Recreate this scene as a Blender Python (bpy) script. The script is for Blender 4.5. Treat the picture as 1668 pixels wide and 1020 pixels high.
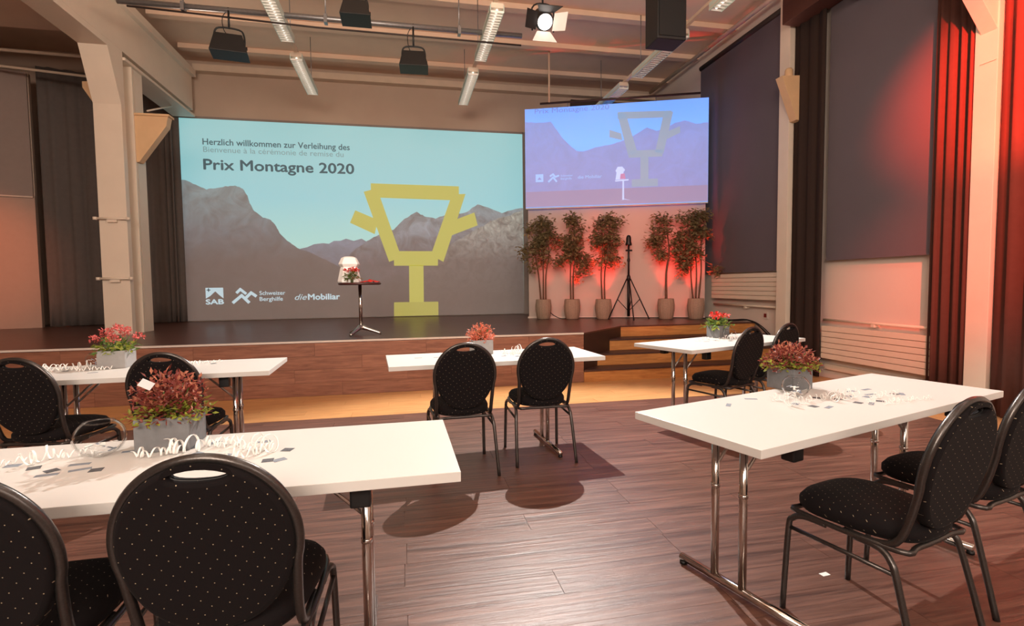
import bpy, bmesh, math, random
from mathutils import Vector, Matrix
random.seed(7)
PI = math.pi
SC = bpy.context.scene
COL = SC.collection
for o in list(bpy.data.objects): bpy.data.objects.remove(o)

# ------------------------------------------------------------------ camera
cam_d = bpy.data.cameras.new('camera'); cam = bpy.data.objects.new('camera', cam_d); COL.objects.link(cam)
cam_d.sensor_width = 36; cam_d.lens = 851.6/1668*36; cam_d.clip_start = .05
_p, _r, _y, H = .0547, -.0112, .2044, 1.286
_F = Vector((math.sin(_y), math.cos(_y), 0)); _R = Vector((math.cos(_y), -math.sin(_y), 0)); _U = Vector((0, 0, 1))
F2 = _F*math.cos(_p)-_U*math.sin(_p); U2 = _U*math.cos(_p)+_F*math.sin(_p)
R3 = _R*math.cos(_r)+U2*math.sin(_r); U3 = U2*math.cos(_r)-_R*math.sin(_r)
m = Matrix((R3, U3, -F2)).transposed().to_4x4(); m.translation = (0, 0, H)
cam.matrix_world = m
SC.camera = cam
# ------------------------------------------------------------------ world, exposure, lights
SC.view_settings.view_transform = 'Standard'; SC.view_settings.look = 'None'
SC.view_settings.gamma = 1; SC.view_settings.use_curve_mapping = False
SC.view_settings.exposure = 0.0
w = bpy.data.worlds.new('world'); SC.world = w; w.use_nodes = True
w.node_tree.nodes['Background'].inputs[0].default_value = (1, .85, .7, 1)
w.node_tree.nodes['Background'].inputs[1].default_value = .05
WARM = (1, .80, .62)
def light(name, typ, loc, target, power, color=(1, 1, 1), size=.1, sizey=None, angle=60, blend=.2):
    d = bpy.data.lights.new(name, typ); o = bpy.data.objects.new(name, d); COL.objects.link(o)
    d.energy = power; d.color = color; o.location = loc
    o.rotation_euler = (Vector(target)-Vector(loc)).to_track_quat('-Z', 'Y').to_euler()
    if typ == 'AREA':
        d.size = size
        if sizey: d.shape = 'RECTANGLE'; d.size_y = sizey
    else: d.shadow_soft_size = size
    if typ == 'SPOT': d.spot_size = math.radians(angle); d.spot_blend = blend
    return o
SPOT = (1.70, 6.10, 4.36)
light('key_spot_light', 'SPOT', (1.70, 5.98, 4.33), (1.1, 2.0, 0), 1420, (1, .93, .86), .02, angle=100, blend=.35)
# house lights over the audience, the lamps lie in the fluorescent rows behind the camera
for x in (-1.45, 1.2, 3.78):
    for y in (-1.2, 1.2, 3.4):
        light('house_light', 'AREA', (x, y, 4.52), (x, y, 0), 12, (1, .92, .82), .25, 1.4)
# front-of-house spots behind the camera aimed at the stage
light('front_spot_light', 'SPOT', (1.6, 1.2, 4.3), (3.85, 8.9, 1.25), 820, (1, .24, .17), .04, angle=21, blend=.35)
# broad warm fill panels added behind the camera to lift ceiling and back wall
light('hall_fill_light', 'AREA', (-1.5, -3.6, 3.6), (-.5, 9, 5.2), 400, (1, .84, .71), 3.0, 1.6)
light('hall_fill_light', 'AREA', (2.8, -3.6, 3.2), (1.5, 9, 4.0), 95, (1, .84, .74), 2.5, 1.6)
light('ceiling_fill_light', 'AREA', (.2, 3.1, 3.75), (.3, 8.2, 5.5), 95, (1, .82, .64), 2.6, .5)  # unseen fill area added to brighten the ceiling over the stage
for x_, y_ in ((-3.3, 8.2), (-3.3, 3.0), (5.1, 6.6), (5.0, 1.0)):  # upward fill spots added near the brackets to brighten the ceiling
    light('bracket_fill_light', 'SPOT', (x_, y_, 4.1 if x_ < 0 else 4.3), (x_*.6+.4, y_-.3, 6), 32 if x_ < 0 else 16, (1, .76, .60), .15, angle=150, blend=1)
light('vase_spot_light', 'SPOT', (0.6, 1.2, 4.3), (-.7, 7.1, 1.3), 700, (1, .9, .8), .03, angle=9, blend=.5)
light('board_spot_light', 'SPOT', (-5.4, 5.2, 4.1), (-6.7, 10.1, 1.7), 650, (1, .22, .08), .06, angle=28, blend=1)
# red effect lights
light('red_wash_light', 'SPOT', (3.3, 1.5, 3.8), (5.42, 3.5, 3.25), 4600, (1, .050, .022), .03, angle=37, blend=.75)
light('red_wash_light', 'SPOT', (3.3, 1.5, 3.6), (5.42, 3.85, 1.75), 1300, (1, .11, .06), .03, angle=34, blend=.9)
UPL = ((2.56, 9.36), (3.06, 9.18), (3.60, 9.0), (4.60, 8.60), (5.03, 8.44))
for x, y in UPL:
    light('red_uplight_light', 'SPOT', (x-.01, y-.03, .84), (x-.12, y-.36, 2.9), 270, (1, .03, .02), .03, angle=64, blend=.9)
light('red_uplight_light', 'SPOT', (3.32, 8.98, .84), (3.45, 8.85, 5.5), 260, (1, .04, .03), .03, angle=13, blend=.3)

# ------------------------------------------------------------------ materials
def lin(c):
    return tuple(((v/255)/12.92 if v/255 <= .04045 else ((v/255+.055)/1.055)**2.4) for v in c)+(1,)
MATS = {}
def mat(name, c, rough=.6, metal=0, var=.06, scale=12, bump=0, coat=0, spec=.5, stretch=None, objrand=0, emis=None, es=0):
    if name in MATS: return MATS[name]
    m = bpy.data.materials.new(name); m.use_nodes = True; nt = m.node_tree; N = nt.nodes; L = nt.links
    b = N['Principled BSDF']; b.inputs['Roughness'].default_value = rough; b.inputs['Metallic'].default_value = metal
    b.inputs['Specular IOR Level'].default_value = spec; b.inputs['Coat Weight'].default_value = coat
    tc = N.new('ShaderNodeTexCoord'); mp = N.new('ShaderNodeMapping'); L.new(tc.outputs['Object'], mp.inputs[0])
    if stretch: mp.inputs['Scale'].default_value = stretch
    n = N.new('ShaderNodeTexNoise'); n.inputs['Scale'].default_value = scale; n.inputs['Detail'].default_value = 5
    L.new(mp.outputs[0], n.inputs['Vector'])
    r = N.new('ShaderNodeMapRange'); L.new(n.outputs['Fac'], r.inputs[0])
    r.inputs[1].default_value = .25; r.inputs[2].default_value = .75
    r.inputs[3].default_value = 1-var; r.inputs[4].default_value = 1+var
    hs = N.new('ShaderNodeHueSaturation'); hs.inputs['Color'].default_value = lin(c)
    src = r.outputs[0]
    if objrand:
        oi = N.new('ShaderNodeObjectInfo'); r2 = N.new('ShaderNodeMapRange'); L.new(oi.outputs['Random'], r2.inputs[0])
        r2.inputs[3].default_value = 1-objrand; r2.inputs[4].default_value = 1+objrand
        mm = N.new('ShaderNodeMath'); mm.operation = 'MULTIPLY'; L.new(src, mm.inputs[0]); L.new(r2.outputs[0], mm.inputs[1]); src = mm.outputs[0]
        ad = N.new('ShaderNodeVectorMath'); ad.operation = 'ADD'; L.new(tc.outputs['Object'], ad.inputs[0])
        sc = N.new('ShaderNodeMath'); sc.operation = 'MULTIPLY'; sc.inputs[1].default_value = 37; L.new(oi.outputs['Random'], sc.inputs[0])
        L.new(sc.outputs[0], ad.inputs[1]); L.new(ad.outputs[0], mp.inputs[0])
    L.new(src, hs.inputs['Value']); L.new(hs.outputs[0], b.inputs['Base Color'])
    if bump:
        bp = N.new('ShaderNodeBump'); bp.inputs['Strength'].default_value = bump; bp.inputs['Distance'].default_value = .01
        L.new(n.outputs['Fac'], bp.inputs['Height']); L.new(bp.outputs[0], b.inputs['Normal'])
    if emis:
        b.inputs['Emission Color'].default_value = lin(emis); b.inputs['Emission Strength'].default_value = es
    MATS[name] = m; return m
def wood(name, c1, c2, rough, stretch, objrand=.12, bump=.12, spec=.5):
    m = bpy.data.materials.new(name); m.use_nodes = True; nt = m.node_tree; N = nt.nodes; L = nt.links
    b = N['Principled BSDF']; b.inputs['Specular IOR Level'].default_value = spec
    tc = N.new('ShaderNodeTexCoord'); oi = N.new('ShaderNodeObjectInfo')
    sc = N.new('ShaderNodeMath'); sc.operation = 'MULTIPLY'; sc.inputs[1].default_value = 53; L.new(oi.outputs['Random'], sc.inputs[0])
    ad = N.new('ShaderNodeVectorMath'); ad.operation = 'ADD'; L.new(tc.outputs['Object'], ad.inputs[0]); L.new(sc.outputs[0], ad.inputs[1])
    mp = N.new('ShaderNodeMapping'); mp.inputs['Scale'].default_value = stretch; L.new(ad.outputs[0], mp.inputs[0])
    n1 = N.new('ShaderNodeTexNoise'); n1.inputs['Scale'].default_value = 1; n1.inputs['Detail'].default_value = 8; n1.inputs['Roughness'].default_value = .65
    n1.inputs['Distortion'].default_value = .6
    L.new(mp.outputs[0], n1.inputs['Vector'])
    cr = N.new('ShaderNodeValToRGB'); cr.color_ramp.elements[0].position = .32; cr.color_ramp.elements[1].position = .7
    cr.color_ramp.elements[0].color = lin(c1); cr.color_ramp.elements[1].color = lin(c2)
    L.new(n1.outputs['Fac'], cr.inputs[0])
    hs = N.new('ShaderNodeHueSaturation'); L.new(cr.outputs[0], hs.inputs['Color'])
    r2 = N.new('ShaderNodeMapRange'); L.new(oi.outputs['Random'], r2.inputs[0]); r2.inputs[3].default_value = 1-objrand; r2.inputs[4].default_value = 1+objrand
    L.new(r2.outputs[0], hs.inputs['Value']); L.new(hs.outputs[0], b.inputs['Base Color'])
    r3 = N.new('ShaderNodeMapRange'); L.new(n1.outputs['Fac'], r3.inputs[0]); r3.inputs[3].default_value = rough-.08; r3.inputs[4].default_value = rough+.1
    L.new(r3.outputs[0], b.inputs['Roughness'])
    bp = N.new('ShaderNodeBump'); bp.inputs['Strength'].default_value = bump; bp.inputs['Distance'].default_value = .004
    L.new(n1.outputs['Fac'], bp.inputs['Height']); L.new(bp.outputs[0], b.inputs['Normal'])
    return m
M_floor = wood('brown_laminate', (64, 40, 34), (124, 86, 72), .37, (1.6, 30, 3), .045, .8, .8)
M_oak = wood('oak_laminate', (178, 126, 78), (208, 158, 104), .42, (3, 30, 3), .04, .08)
M_oaky = wood('oak_laminate_crosswise', (178, 120, 76), (208, 150, 98), .42, (30, 3, 3), .04, .08)
M_face = wood('red_brown_laminate', (112, 70, 54), (152, 104, 82), .45, (3, 3, 35), .07, .08)
M_deck = wood('dark_stage_laminate', (70, 38, 31), (100, 60, 48), .30, (2, 30, 2), 0, .1)
M_step = wood('oak_riser', (158, 100, 50), (202, 140, 78), .45, (3, 3, 30), .04, .06)
M_wall = mat('beige_plaster', (194, 172, 154), .8, var=.03, scale=3, bump=.03)
M_ceil = mat('beige_ceiling_board', (222, 192, 168), .8, var=.04, scale=3)
M_joist = mat('cream_ceiling_joist', (216, 194, 172), .7, var=.05, scale=6)
M_col = mat('cream_painted_steel', (222, 206, 188), .45, var=.03, scale=4)
M_corbel = mat('tan_painted_steel', (216, 178, 136), .5, var=.04, scale=8)
M_white = mat('white_tabletop', (208, 207, 203), .38, var=.01, scale=3)
M_whitewall = mat('white_partition_paint', (216, 200, 188), .7, var=.02, scale=2)
M_chrome = mat('chrome', (205, 200, 195), .14, 1, var=.02)
M_alu = mat('brushed_aluminium', (200, 196, 190), .3, 1, var=.04, scale=30)
M_blk = mat('black_plastic', (11, 10, 11), .5, var=.1)
M_frame = mat('dark_hammered_tube', (80, 76, 74), .30, .8, var=.15, scale=200, bump=.05)
M_curt = mat('dark_brown_curtain', (84, 54, 47), .9, var=.05, scale=20, spec=.1)
M_curtg = mat('charcoal_stage_curtain', (104, 96, 92), .9, var=.06, scale=14, spec=.1)
M_blind = mat('grey_roller_blind', (100, 92, 98), .85, var=.04, scale=2, spec=.2)
M_rad = mat('cream_radiator', (222, 206, 186), .5, var=.02)
M_cement = mat('grey_cement', (112, 113, 115), .85, var=.10, scale=35, bump=.1)
M_palecement = mat('pale_grey_cement', (150, 149, 148), .85, var=.06, scale=35, bump=.1)
M_paper = mat('white_paper', (246, 244, 240), .6, var=.01)
M_card = mat('slate_blue_card', (128, 138, 150), .6, var=.2, scale=60)
M_leafdk = mat('dark_olive_leaf', (146, 128, 92), .55, var=.35, scale=14)
M_leafred = mat('russet_leaf', (138, 66, 56), .5, var=.35, scale=60)
M_leafor = mat('amber_leaf', (184, 118, 92), .5, var=.3, scale=60)
M_leafgr = mat('yellow_green_leaf', (150, 158, 62), .5, var=.25, scale=60)
M_leafg2 = mat('fresh_green_leaf', (96, 124, 60), .5, var=.3, scale=60)
M_pink = mat('coral_red_petal', (206, 96, 92), .5, var=.2, scale=60)
M_red = mat('red_petal', (212, 44, 34), .5, var=.2, scale=60)
M_pale = mat('pale_orange_leaf', (214, 120, 92), .5, var=.3, scale=60)
M_bark = mat('brown_bark', (98, 68, 50), .8, var=.2, scale=40)
M_soil = mat('dark_soil', (42, 32, 26), .95, var=.3, scale=60)
M_basket = mat('taupe_woven_pot', (150, 126, 108), .8, var=.15, scale=60, bump=.2)
M_galv = mat('galvanised_pipe', (140, 140, 142), .35, .7, var=.1, scale=30)
M_louv = mat('white_louvre', (240, 240, 236), .4, var=.02)
M_tube = mat('fluorescent_tube', (255, 250, 240), .4, emis=(255, 246, 232), es=1.3)
M_lens = mat('glowing_lens', (255, 250, 245), .3, emis=(255, 245, 238), es=4)
M_flaplit = mat('pale_lit_flap', (226, 220, 216), .5)  # flaps the lens shines on, their brightness put into the pale colour
M_redoff = mat('dark_red_socket', (120, 30, 24), .5)

def translucent(m, k=.4):
    nt = m.node_tree; N = nt.nodes; L = nt.links; b = N['Principled BSDF']; out = N['Material Output']
    t = N.new('ShaderNodeBsdfTranslucent'); mx = N.new('ShaderNodeMixShader'); mx.inputs[0].default_value = k
    L.new(b.inputs['Base Color'].links[0].from_socket, t.inputs['Color'])
    L.new(b.outputs[0], mx.inputs[1]); L.new(t.outputs[0], mx.inputs[2]); L.new(mx.outputs[0], out.inputs['Surface'])
for m_ in (M_leafdk, M_leafred, M_leafor, M_leafgr, M_leafg2, M_pale): translucent(m_, .4)
def dotted(name, base, dot, s, r, plane):
    m = bpy.data.materials.new(name); m.use_nodes = True; nt = m.node_tree; N = nt.nodes; L = nt.links
    b = N['Principled BSDF']; b.inputs['Roughness'].default_value = .85; b.inputs['Specular IOR Level'].default_value = .15
    b.inputs['Sheen Weight'].default_value = .02
    tc = N.new('ShaderNodeTexCoord'); sp = N.new('ShaderNodeSeparateXYZ'); L.new(tc.outputs['Object'], sp.inputs[0])
    cb = N.new('ShaderNodeCombineXYZ'); L.new(sp.outputs['X'], cb.inputs[0]); 
    if plane == 'Y':
        pz = N.new('ShaderNodeMath'); pz.operation = 'SUBTRACT'; L.new(sp.outputs['Y'], pz.inputs[0]); L.new(sp.outputs['Z'], pz.inputs[1]); L.new(pz.outputs[0], cb.inputs[1])
    else: L.new(sp.outputs[plane], cb.inputs[1])
    mp = N.new('ShaderNodeMapping'); mp.inputs['Rotation'].default_value = (0, 0, math.radians(38)); mp.inputs['Scale'].default_value = (1/s, 1/s, 1/s)
    L.new(cb.outputs[0], mp.inputs[0])
    fr = N.new('ShaderNodeVectorMath'); fr.operation = 'FRACTION'; L.new(mp.outputs[0], fr.inputs[0])
    su = N.new('ShaderNodeVectorMath'); su.operation = 'SUBTRACT'; su.inputs[1].default_value = (.5, .5, 0); L.new(fr.outputs[0], su.inputs[0])
    ln = N.new('ShaderNodeVectorMath'); ln.operation = 'LENGTH'; L.new(su.outputs[0], ln.inputs[0])
    lt = N.new('ShaderNodeMath'); lt.operation = 'LESS_THAN'; lt.inputs[1].default_value = r; L.new(ln.outputs['Value'], lt.inputs[0])
    n = N.new('ShaderNodeTexNoise'); n.inputs['Scale'].default_value = 300; L.new(tc.outputs['Object'], n.inputs['Vector'])
    mx = N.new('ShaderNodeMix'); mx.data_type = 'RGBA'; L.new(lt.outputs[0], mx.inputs['Factor'])
    mx.inputs[6].default_value = lin(base); mx.inputs[7].default_value = lin(dot); L.new(mx.outputs[2], b.inputs['Base Color'])
    bp = N.new('ShaderNodeBump'); bp.inputs['Strength'].default_value = .2; bp.inputs['Distance'].default_value = .002
    L.new(n.outputs['Fac'], bp.inputs['Height']); L.new(bp.outputs[0], b.inputs['Normal'])
    return m
M_dotb = dotted('black_dotted_back_fabric', (20, 16, 17), (164, 148, 124), .0285, .048, 'Z')
M_dots = dotted('black_dotted_seat_fabric', (20, 16, 17), (164, 148, 124), .0285, .048, 'Y')

def glassmat():
    m = bpy.data.materials.new('clear_glass'); m.use_nodes = True; nt = m.node_tree; N = nt.nodes; L = nt.links
    N.clear(); out = N.new('ShaderNodeOutputMaterial'); mix = N.new('ShaderNodeMixShader'); t = N.new('ShaderNodeBsdfTransparent'); g = N.new('ShaderNodeBsdfGlossy')
    t.inputs[0].default_value = (.98, .98, .98, 1); g.inputs['Roughness'].default_value = .05
    lw = N.new('ShaderNodeLayerWeight'); lw.inputs[0].default_value = .09; hf = N.new('ShaderNodeMath'); hf.operation = 'MULTIPLY'; hf.inputs[1].default_value = .45; L.new(lw.outputs['Fresnel'], hf.inputs[0]); L.new(hf.outputs[0], mix.inputs[0])
    L.new(t.outputs[0], mix.inputs[1]); L.new(g.outputs[0], mix.inputs[2]); L.new(mix.outputs[0], out.inputs[0]); return m
M_glass = glassmat()

def projmat(name, stops, es, base=(160, 154, 154), noise=0, nscale=4, nc=None, pos=None, rough=.8):
    """projected picture: pale screen cloth + the projector's light as an emission that varies with the picture's own height"""
    m = bpy.data.materials.new(name); m.use_nodes = True; nt = m.node_tree; N = nt.nodes; L = nt.links
    b = N['Principled BSDF']; b.inputs['Base Color'].default_value = lin(base); b.inputs['Roughness'].default_value = rough; b.inputs['Specular IOR Level'].default_value = .1
    tc = N.new('ShaderNodeTexCoord'); sp = N.new('ShaderNodeSeparateXYZ'); L.new(tc.outputs['Object'], sp.inputs[0])
    z = sp.outputs['Z']
    cr = N.new('ShaderNodeValToRGB'); mr = N.new('ShaderNodeMapRange'); mr.inputs[1].default_value = 0; mr.inputs[2].default_value = 3.8
    L.new(z, mr.inputs[0]); L.new(mr.outputs[0], cr.inputs[0])
    e = cr.color_ramp.elements
    while len(e) < len(stops): e.new(.5)
    for el, (p_, c_) in zip(e, stops): el.position = p_; el.color = tuple(c_)+(1,)
    col = cr.outputs[0]
    if noise:
        n = N.new('ShaderNodeTexNoise'); n.inputs['Scale'].default_value = nscale; n.inputs['Detail'].default_value = 9; n.inputs['Roughness'].default_value = .65
        n.inputs['Distortion'].default_value = 1.2
        L.new(tc.outputs['Object'], n.inputs['Vector'])
        r = N.new('ShaderNodeMapRange'); L.new(n.outputs['Fac'], r.inputs[0]); r.inputs[1].default_value = .3; r.inputs[2].default_value = .7
        r.inputs[3].default_value = 1-noise; r.inputs[4].default_value = 1+noise
        mm = N.new('ShaderNodeVectorMath'); mm.operation = 'SCALE'; L.new(col, mm.inputs[0]); L.new(r.outputs[0], mm.inputs['Scale']); col = mm.outputs[0]
    L.new(col, b.inputs['Emission Color']); b.inputs['Emission Strength'].default_value = es
    return m

# ------------------------------------------------------------------ mesh helpers
class MB:
    def __init__(s): s.v = []; s.f = []; s.mi = []; s.sm = []
    def add(s, vs, fs, mi=0, smooth=False):
        o = len(s.v); s.v += [tuple(v) for v in vs]
        for f in fs: s.f.append(tuple(i+o for i in f)); s.mi.append(mi); s.sm.append(smooth)
        return s
    def box(s, x0, x1, y0, y1, z0, z1, mi=0):
        vs = [(x, y, z) for z in (z0, z1) for y in (y0, y1) for x in (x0, x1)]
        return s.add(vs, [(0, 2, 3, 1), (4, 5, 7, 6), (0, 1, 5, 4), (2, 6, 7, 3), (0, 4, 6, 2), (1, 3, 7, 5)], mi)
    def obox(s, c, ax, ay, az, mi=0):
        c, ax, ay, az = map(Vector, (c, ax, ay, az))
        vs = [c+ax*i+ay*j+az*k for k in (-1, 1) for j in (-1, 1) for i in (-1, 1)]
        return s.add(vs, [(0, 2, 3, 1), (4, 5, 7, 6), (0, 1, 5, 4), (2, 6, 7, 3), (0, 4, 6, 2), (1, 3, 7, 5)], mi)
    def tube(s, pts, r, n=8, closed=False, mi=0, sx=1.0):
        pts = [Vector(p) for p in pts]; k = len(pts)
        rs = r if isinstance(r, (list, tuple)) else [r]*k
        vs = []; up = None
        for i, p in enumerate(pts):
            if closed: t = (pts[(i+1) % k]-pts[i-1]).normalized()
            else: t = (pts[min(i+1, k-1)]-pts[max(i-1, 0)]).normalized()
            if up is None:
                up = Vector((0, 0, 1)) if abs(t.z) < .9 else Vector((0, 1, 0))
            up = (up-t*up.dot(t)); up.normalize(); sd = t.cross(up)
            for j in range(n):
                a = 2*PI*j/n; vs.append(p+(up*math.cos(a)+sd*math.sin(a)*sx)*rs[i])
        fs = []
        for i in range(k if closed else k-1):
            for j in range(n):
                a = i*n+j; b = i*n+(j+1) % n; c = ((i+1) % k)*n+(j+1) % n; d = ((i+1) % k)*n+j; fs.append((a, d, c, b))
        if not closed: fs.append(tuple(range(n))); fs.append(tuple((k-1)*n+j for j in reversed(range(n))))
        return s.add(vs, fs, mi, True)
    def lathe(s, prof, n=24, c=(0, 0, 0), mi=0, caps=True, rib=0, ribn=0, smooth=True, sq=None):
        vs = []
        for r, z in prof:
            for j in range(n):
                a = 2*PI*j/n; rr = r*(1+rib*math.cos(a*ribn)) if rib else r
                vs.append((c[0]+rr*math.cos(a), c[1]+rr*math.sin(a), c[2]+z))
        fs = [(i*n+j, i*n+(j+1) % n, (i+1)*n+(j+1) % n, (i+1)*n+j) for i in range(len(prof)-1) for j in range(n)]
        if caps: fs.append(tuple(reversed(range(n)))); fs.append(tuple((len(prof)-1)*n+j for j in range(n)))
        return s.add(vs, fs, mi, smooth)
    def prism(s, pts, axis, a0, a1, mi=0):
        """pts polygon in the two other axes, extruded along axis ('x','y','z') from a0 to a1"""
        def P(u, v, a): return {'x': (a, u, v), 'y': (u, a, v), 'z': (u, v, a)}[axis]
        k = len(pts); vs = [P(u, v, a0) for u, v in pts]+[P(u, v, a1) for u, v in pts]
        fs = [tuple(range(k)), tuple(reversed(range(k, 2*k)))]+[(i, i+k, (i+1) % k+k, (i+1) % k) for i in range(k)]
        return s.add(vs, fs, mi)
    def mesh(s, name, mats, bevel=0):
        me = bpy.data.meshes.new(name); me.from_pydata(s.v, [], s.f)
        for m in (mats if isinstance(mats, (list, tuple)) else [mats]): me.materials.append(m)
        me.polygons.foreach_set('material_index', s.mi); me.polygons.foreach_set('use_smooth', s.sm)
        bm = bmesh.new(); bm.from_mesh(me)
        bmesh.ops.recalc_face_normals(bm, faces=bm.faces)
        if bevel: bmesh.ops.bevel(bm, geom=list(bm.edges), offset=bevel, segments=2, profile=.6, affect='EDGES', clamp_overlap=True)
        bm.to_mesh(me); bm.free(); me.update(); return me
    def build(s, name, mats, parent=None, bevel=0, loc=None):
        return obj(name, s.mesh(name, mats, bevel), parent, loc)
def obj(name, me, parent=None, loc=None):
    o = bpy.data.objects.new(name, me); COL.objects.link(o)
    if parent: o.parent = parent
    if loc: o.location = loc
    return o
def tag(o, label, cat=None, group=None, kind=None):
    if label: o['label'] = label
    if cat: o['category'] = cat
    if group: o['group'] = group
    if kind: o['kind'] = kind
    return o
def thing(name, label, cat, loc=(0, 0, 0), rz=0, group=None):
    o = bpy.data.objects.new(name, None); COL.objects.link(o); o.location = loc; o.rotation_euler = (0, 0, rz)
    o.empty_display_size = .1
    return tag(o, label, cat, group)
def struct(o): o['kind'] = 'structure'; return o
def smooth_path(pts, n=6, closed=False):
    P = [Vector(p) for p in pts]; k = len(P); out = []
    for i in range(k if closed else k-1):
        if closed: a, b, c, d = P[i-1], P[i], P[(i+1) % k], P[(i+2) % k]
        else: a, b, c, d = P[max(i-1, 0)], P[i], P[i+1], P[min(i+2, k-1)]
        for j in range(n):
            t = j/n
            out.append(.5*((2*b)+(-a+c)*t+(2*a-5*b+4*c-d)*t*t+(-a+3*b-3*c+d)*t**3))
    if not closed: out.append(P[-1])
    return out
def children_of(o): return [c for c in bpy.data.objects if c.parent == o]
def copy_thing(src, kids, loc, rz, label, group=None):
    r = src.copy(); COL.objects.link(r); r.location = loc; r.rotation_euler = (0, 0, rz)
    if label: r['label'] = label
    if group: r['group'] = group
    def rec(k, par):
        for ch, sub in k:
            c = ch.copy(); COL.objects.link(c); c.parent = par; rec(sub, c)
    rec(kids, r); return r
def tree_of(o):
    return [(c, tree_of(c)) for c in children_of(o)]

# ================================================================== STRUCTURE
ZS = .646; YF = 6.43; XC = 2.28
fl = struct(MB().box(-8.1, 5.6, -5, 11.2, -.12, -.0085).build('floor', M_floor))
pl_mesh = MB().box(0, 1.288, 0, .1915, -.008, 0).mesh('plank', M_floor)
ok_mesh = MB().box(0, 1.288, 0, .1875, -.008, .0006).mesh('plank', M_oak)
oky_mesh = MB().box(0, .1735, 0, 1.288, -.008, .0006).mesh('plank', M_oaky)
row = 0; y = 5.30-.193
while y > .75:
    off = (row*.43+.21*(row % 3)) % 1.29; x = -2.6-off
    while x < 4.79:
        x1 = min(x+1.288, 4.795)
        if x1 > -2.6 and (y > 1.3 or -1.6 < x1 and x < 3.6):
            if x1-x > 1.28: obj('plank', pl_mesh, fl, (x, y, 0))
            elif x1-x > .05: MB().box(0, x1-x, 0, .1915, -.008, 0).build('plank', M_floor, fl, loc=(x, y, 0))
        x += 1.29
    y -= .193; row += 1
for r in range(6):
    x = -4.4-(r*.47 % 1.29)
    while x < 5.4:
        w_ = min(1.288, 5.49-x)
        if w_ > 1.28: obj('plank', ok_mesh, fl, (x, 5.30+r*.1885, 0))
        elif w_ > .05: MB().box(0, w_, 0, .1875, -.008, .0006).build('plank', M_oak, fl, loc=(x, 5.30+r*.1885, 0))
        x += 1.29
for r in range(4):
    y = 5.298-1.288-(r*.4 % 1.29)
    MB().box(0, .1735, 0, 5.298-(y+1.29), -.008, .0006).build('plank', M_oaky, fl, loc=(4.797+r*.1745, y+1.29, 0)) if 5.298-(y+1.29) > .02 else None
    while y > .4: obj('plank', oky_mesh, fl, (4.797+r*.1745, y, 0)); y -= 1.29

struct(MB().box(-8.1, 5.7, 10.97, 11.15, 0, 5.6).build('wall_back', M_wall))
struct(MB().box(-8.2, -8.05, -5, 11, 0, 5.6).build('wall_left', M_wall))
struct(MB().box(5.5, 5.65, -5, 11.1, 0, 5.6).build('wall_right', M_whitewall))
struct(MB().box(-8.1, 5.6, -5.15, -5, 0, 5.6).build('wall_front', M_wall))
# splayed wall on the left of the stage
d2 = Vector((.958, .287, 0)); n2 = Vector((.287, -.958, 0)); P0 = Vector((-5.98, 10.25, 0))
def wl(s_, z, o=0): q = P0+d2*s_+n2*o; return (q.x, q.y, z)
def slab(pts_sz, o0, o1, base):
    k = len(pts_sz); vs = [base(s_, z, o0) for s_, z in pts_sz]+[base(s_, z, o1) for s_, z in pts_sz]
    return MB().add(vs, [tuple(range(k)), tuple(reversed(range(k, 2*k)))]+[(i, i+k, (i+1) % k+k, (i+1) % k) for i in range(k)])
struct(slab([(-2.2, ZS), (0, ZS), (0, 4.86), (-2.2, 4.86)], 0, -.12, wl).build('wall_left_splay', M_wall))
ce = struct(MB().box(-8.1, 5.65, -5, 11.1, 5.52, 5.65).build('ceiling', M_ceil))
y = 10.3
MB().box(-3.7, 5.5, 10.80, 10.968, 5.28, 5.40).build('ledge', M_joist, ce)
for k in range(10):
    MB().box(-3.72, 5.5, y-.07, y+.07, 5.44, 5.52).build('joist', M_ceil, ce); y -= 1.15
# side aisle ceiling, lower
MB().box(-8.05, -4.06, 2, 9.0, 5.05, 5.15).build('aisle_panel', M_ceil, ce)
struct(MB().box(3.6, 5.48, 10.9, 10.968, 4.2, 5.22).build('opening_shade', mat('dark_opening_shade', (70, 52, 44), .8)))  # dark panel stands in for the shade inside an opening

# partition wall behind the trees
DP = Vector((.9327, -.3607, 0)); NP = Vector((-.3607, -.9327, 0)); A0 = Vector((2.32, 9.6, 0))
def pw(s_, z, o=0): q = A0+DP*s_+NP*o; return (q.x, q.y, z)
struct(slab([(0, ZS), (3.17, ZS), (3.17, 4.40), (0, 4.40)], 0, -.12, pw).build('wall_stage_partition', mat('partition_paint', (192, 172, 162), .7, var=.02, scale=2)))
tag(slab([(-.02, ZS), (3.17, ZS), (3.17, ZS+.03), (-.02, ZS+.03)], .001, .03, pw).build('baseboard_partition', M_whitewall), None, kind='structure')

# right wall pieces: posts
def post(y0, y1, x0, label):
    t = thing('steel_post', label, 'column', (5.45, (y0+y1)/2, 0))
    MB().box(x0-5.45, .049, y0-(y0+y1)/2, y1-(y0+y1)/2, 0, 5.38).build('shaft', M_col, t, bevel=.004)
    return t
pA = post(6.46, 6.66, 5.30, 'cream steel post with a bracket between the grey blind and the dark curtain')
b = MB().prism([(0.0, -.62+0), (0, 0), (-.36, -.03), (-.33, -.10), (-.12, -.60)], 'y', -.24, -.11)
b.build('bracket', M_corbel, pA, loc=(-.02, .0, 4.09), bevel=.003)
MB().lathe([(.055, 0), (.055, .02), (.05, .10), (.035, .12)], 16).build('bracket_cap', M_corbel, pA, loc=(-.22, -.17, 4.07))
pB = post(3.86, 4.06, 5.33, 'cream steel post washed in red light between two brown curtains')
b = MB().prism([(.04, .2), (.04, -.40), (-.13, -.62), (-.02, -.47), (-.55, .2)], 'y', -.07, .07)
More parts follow.
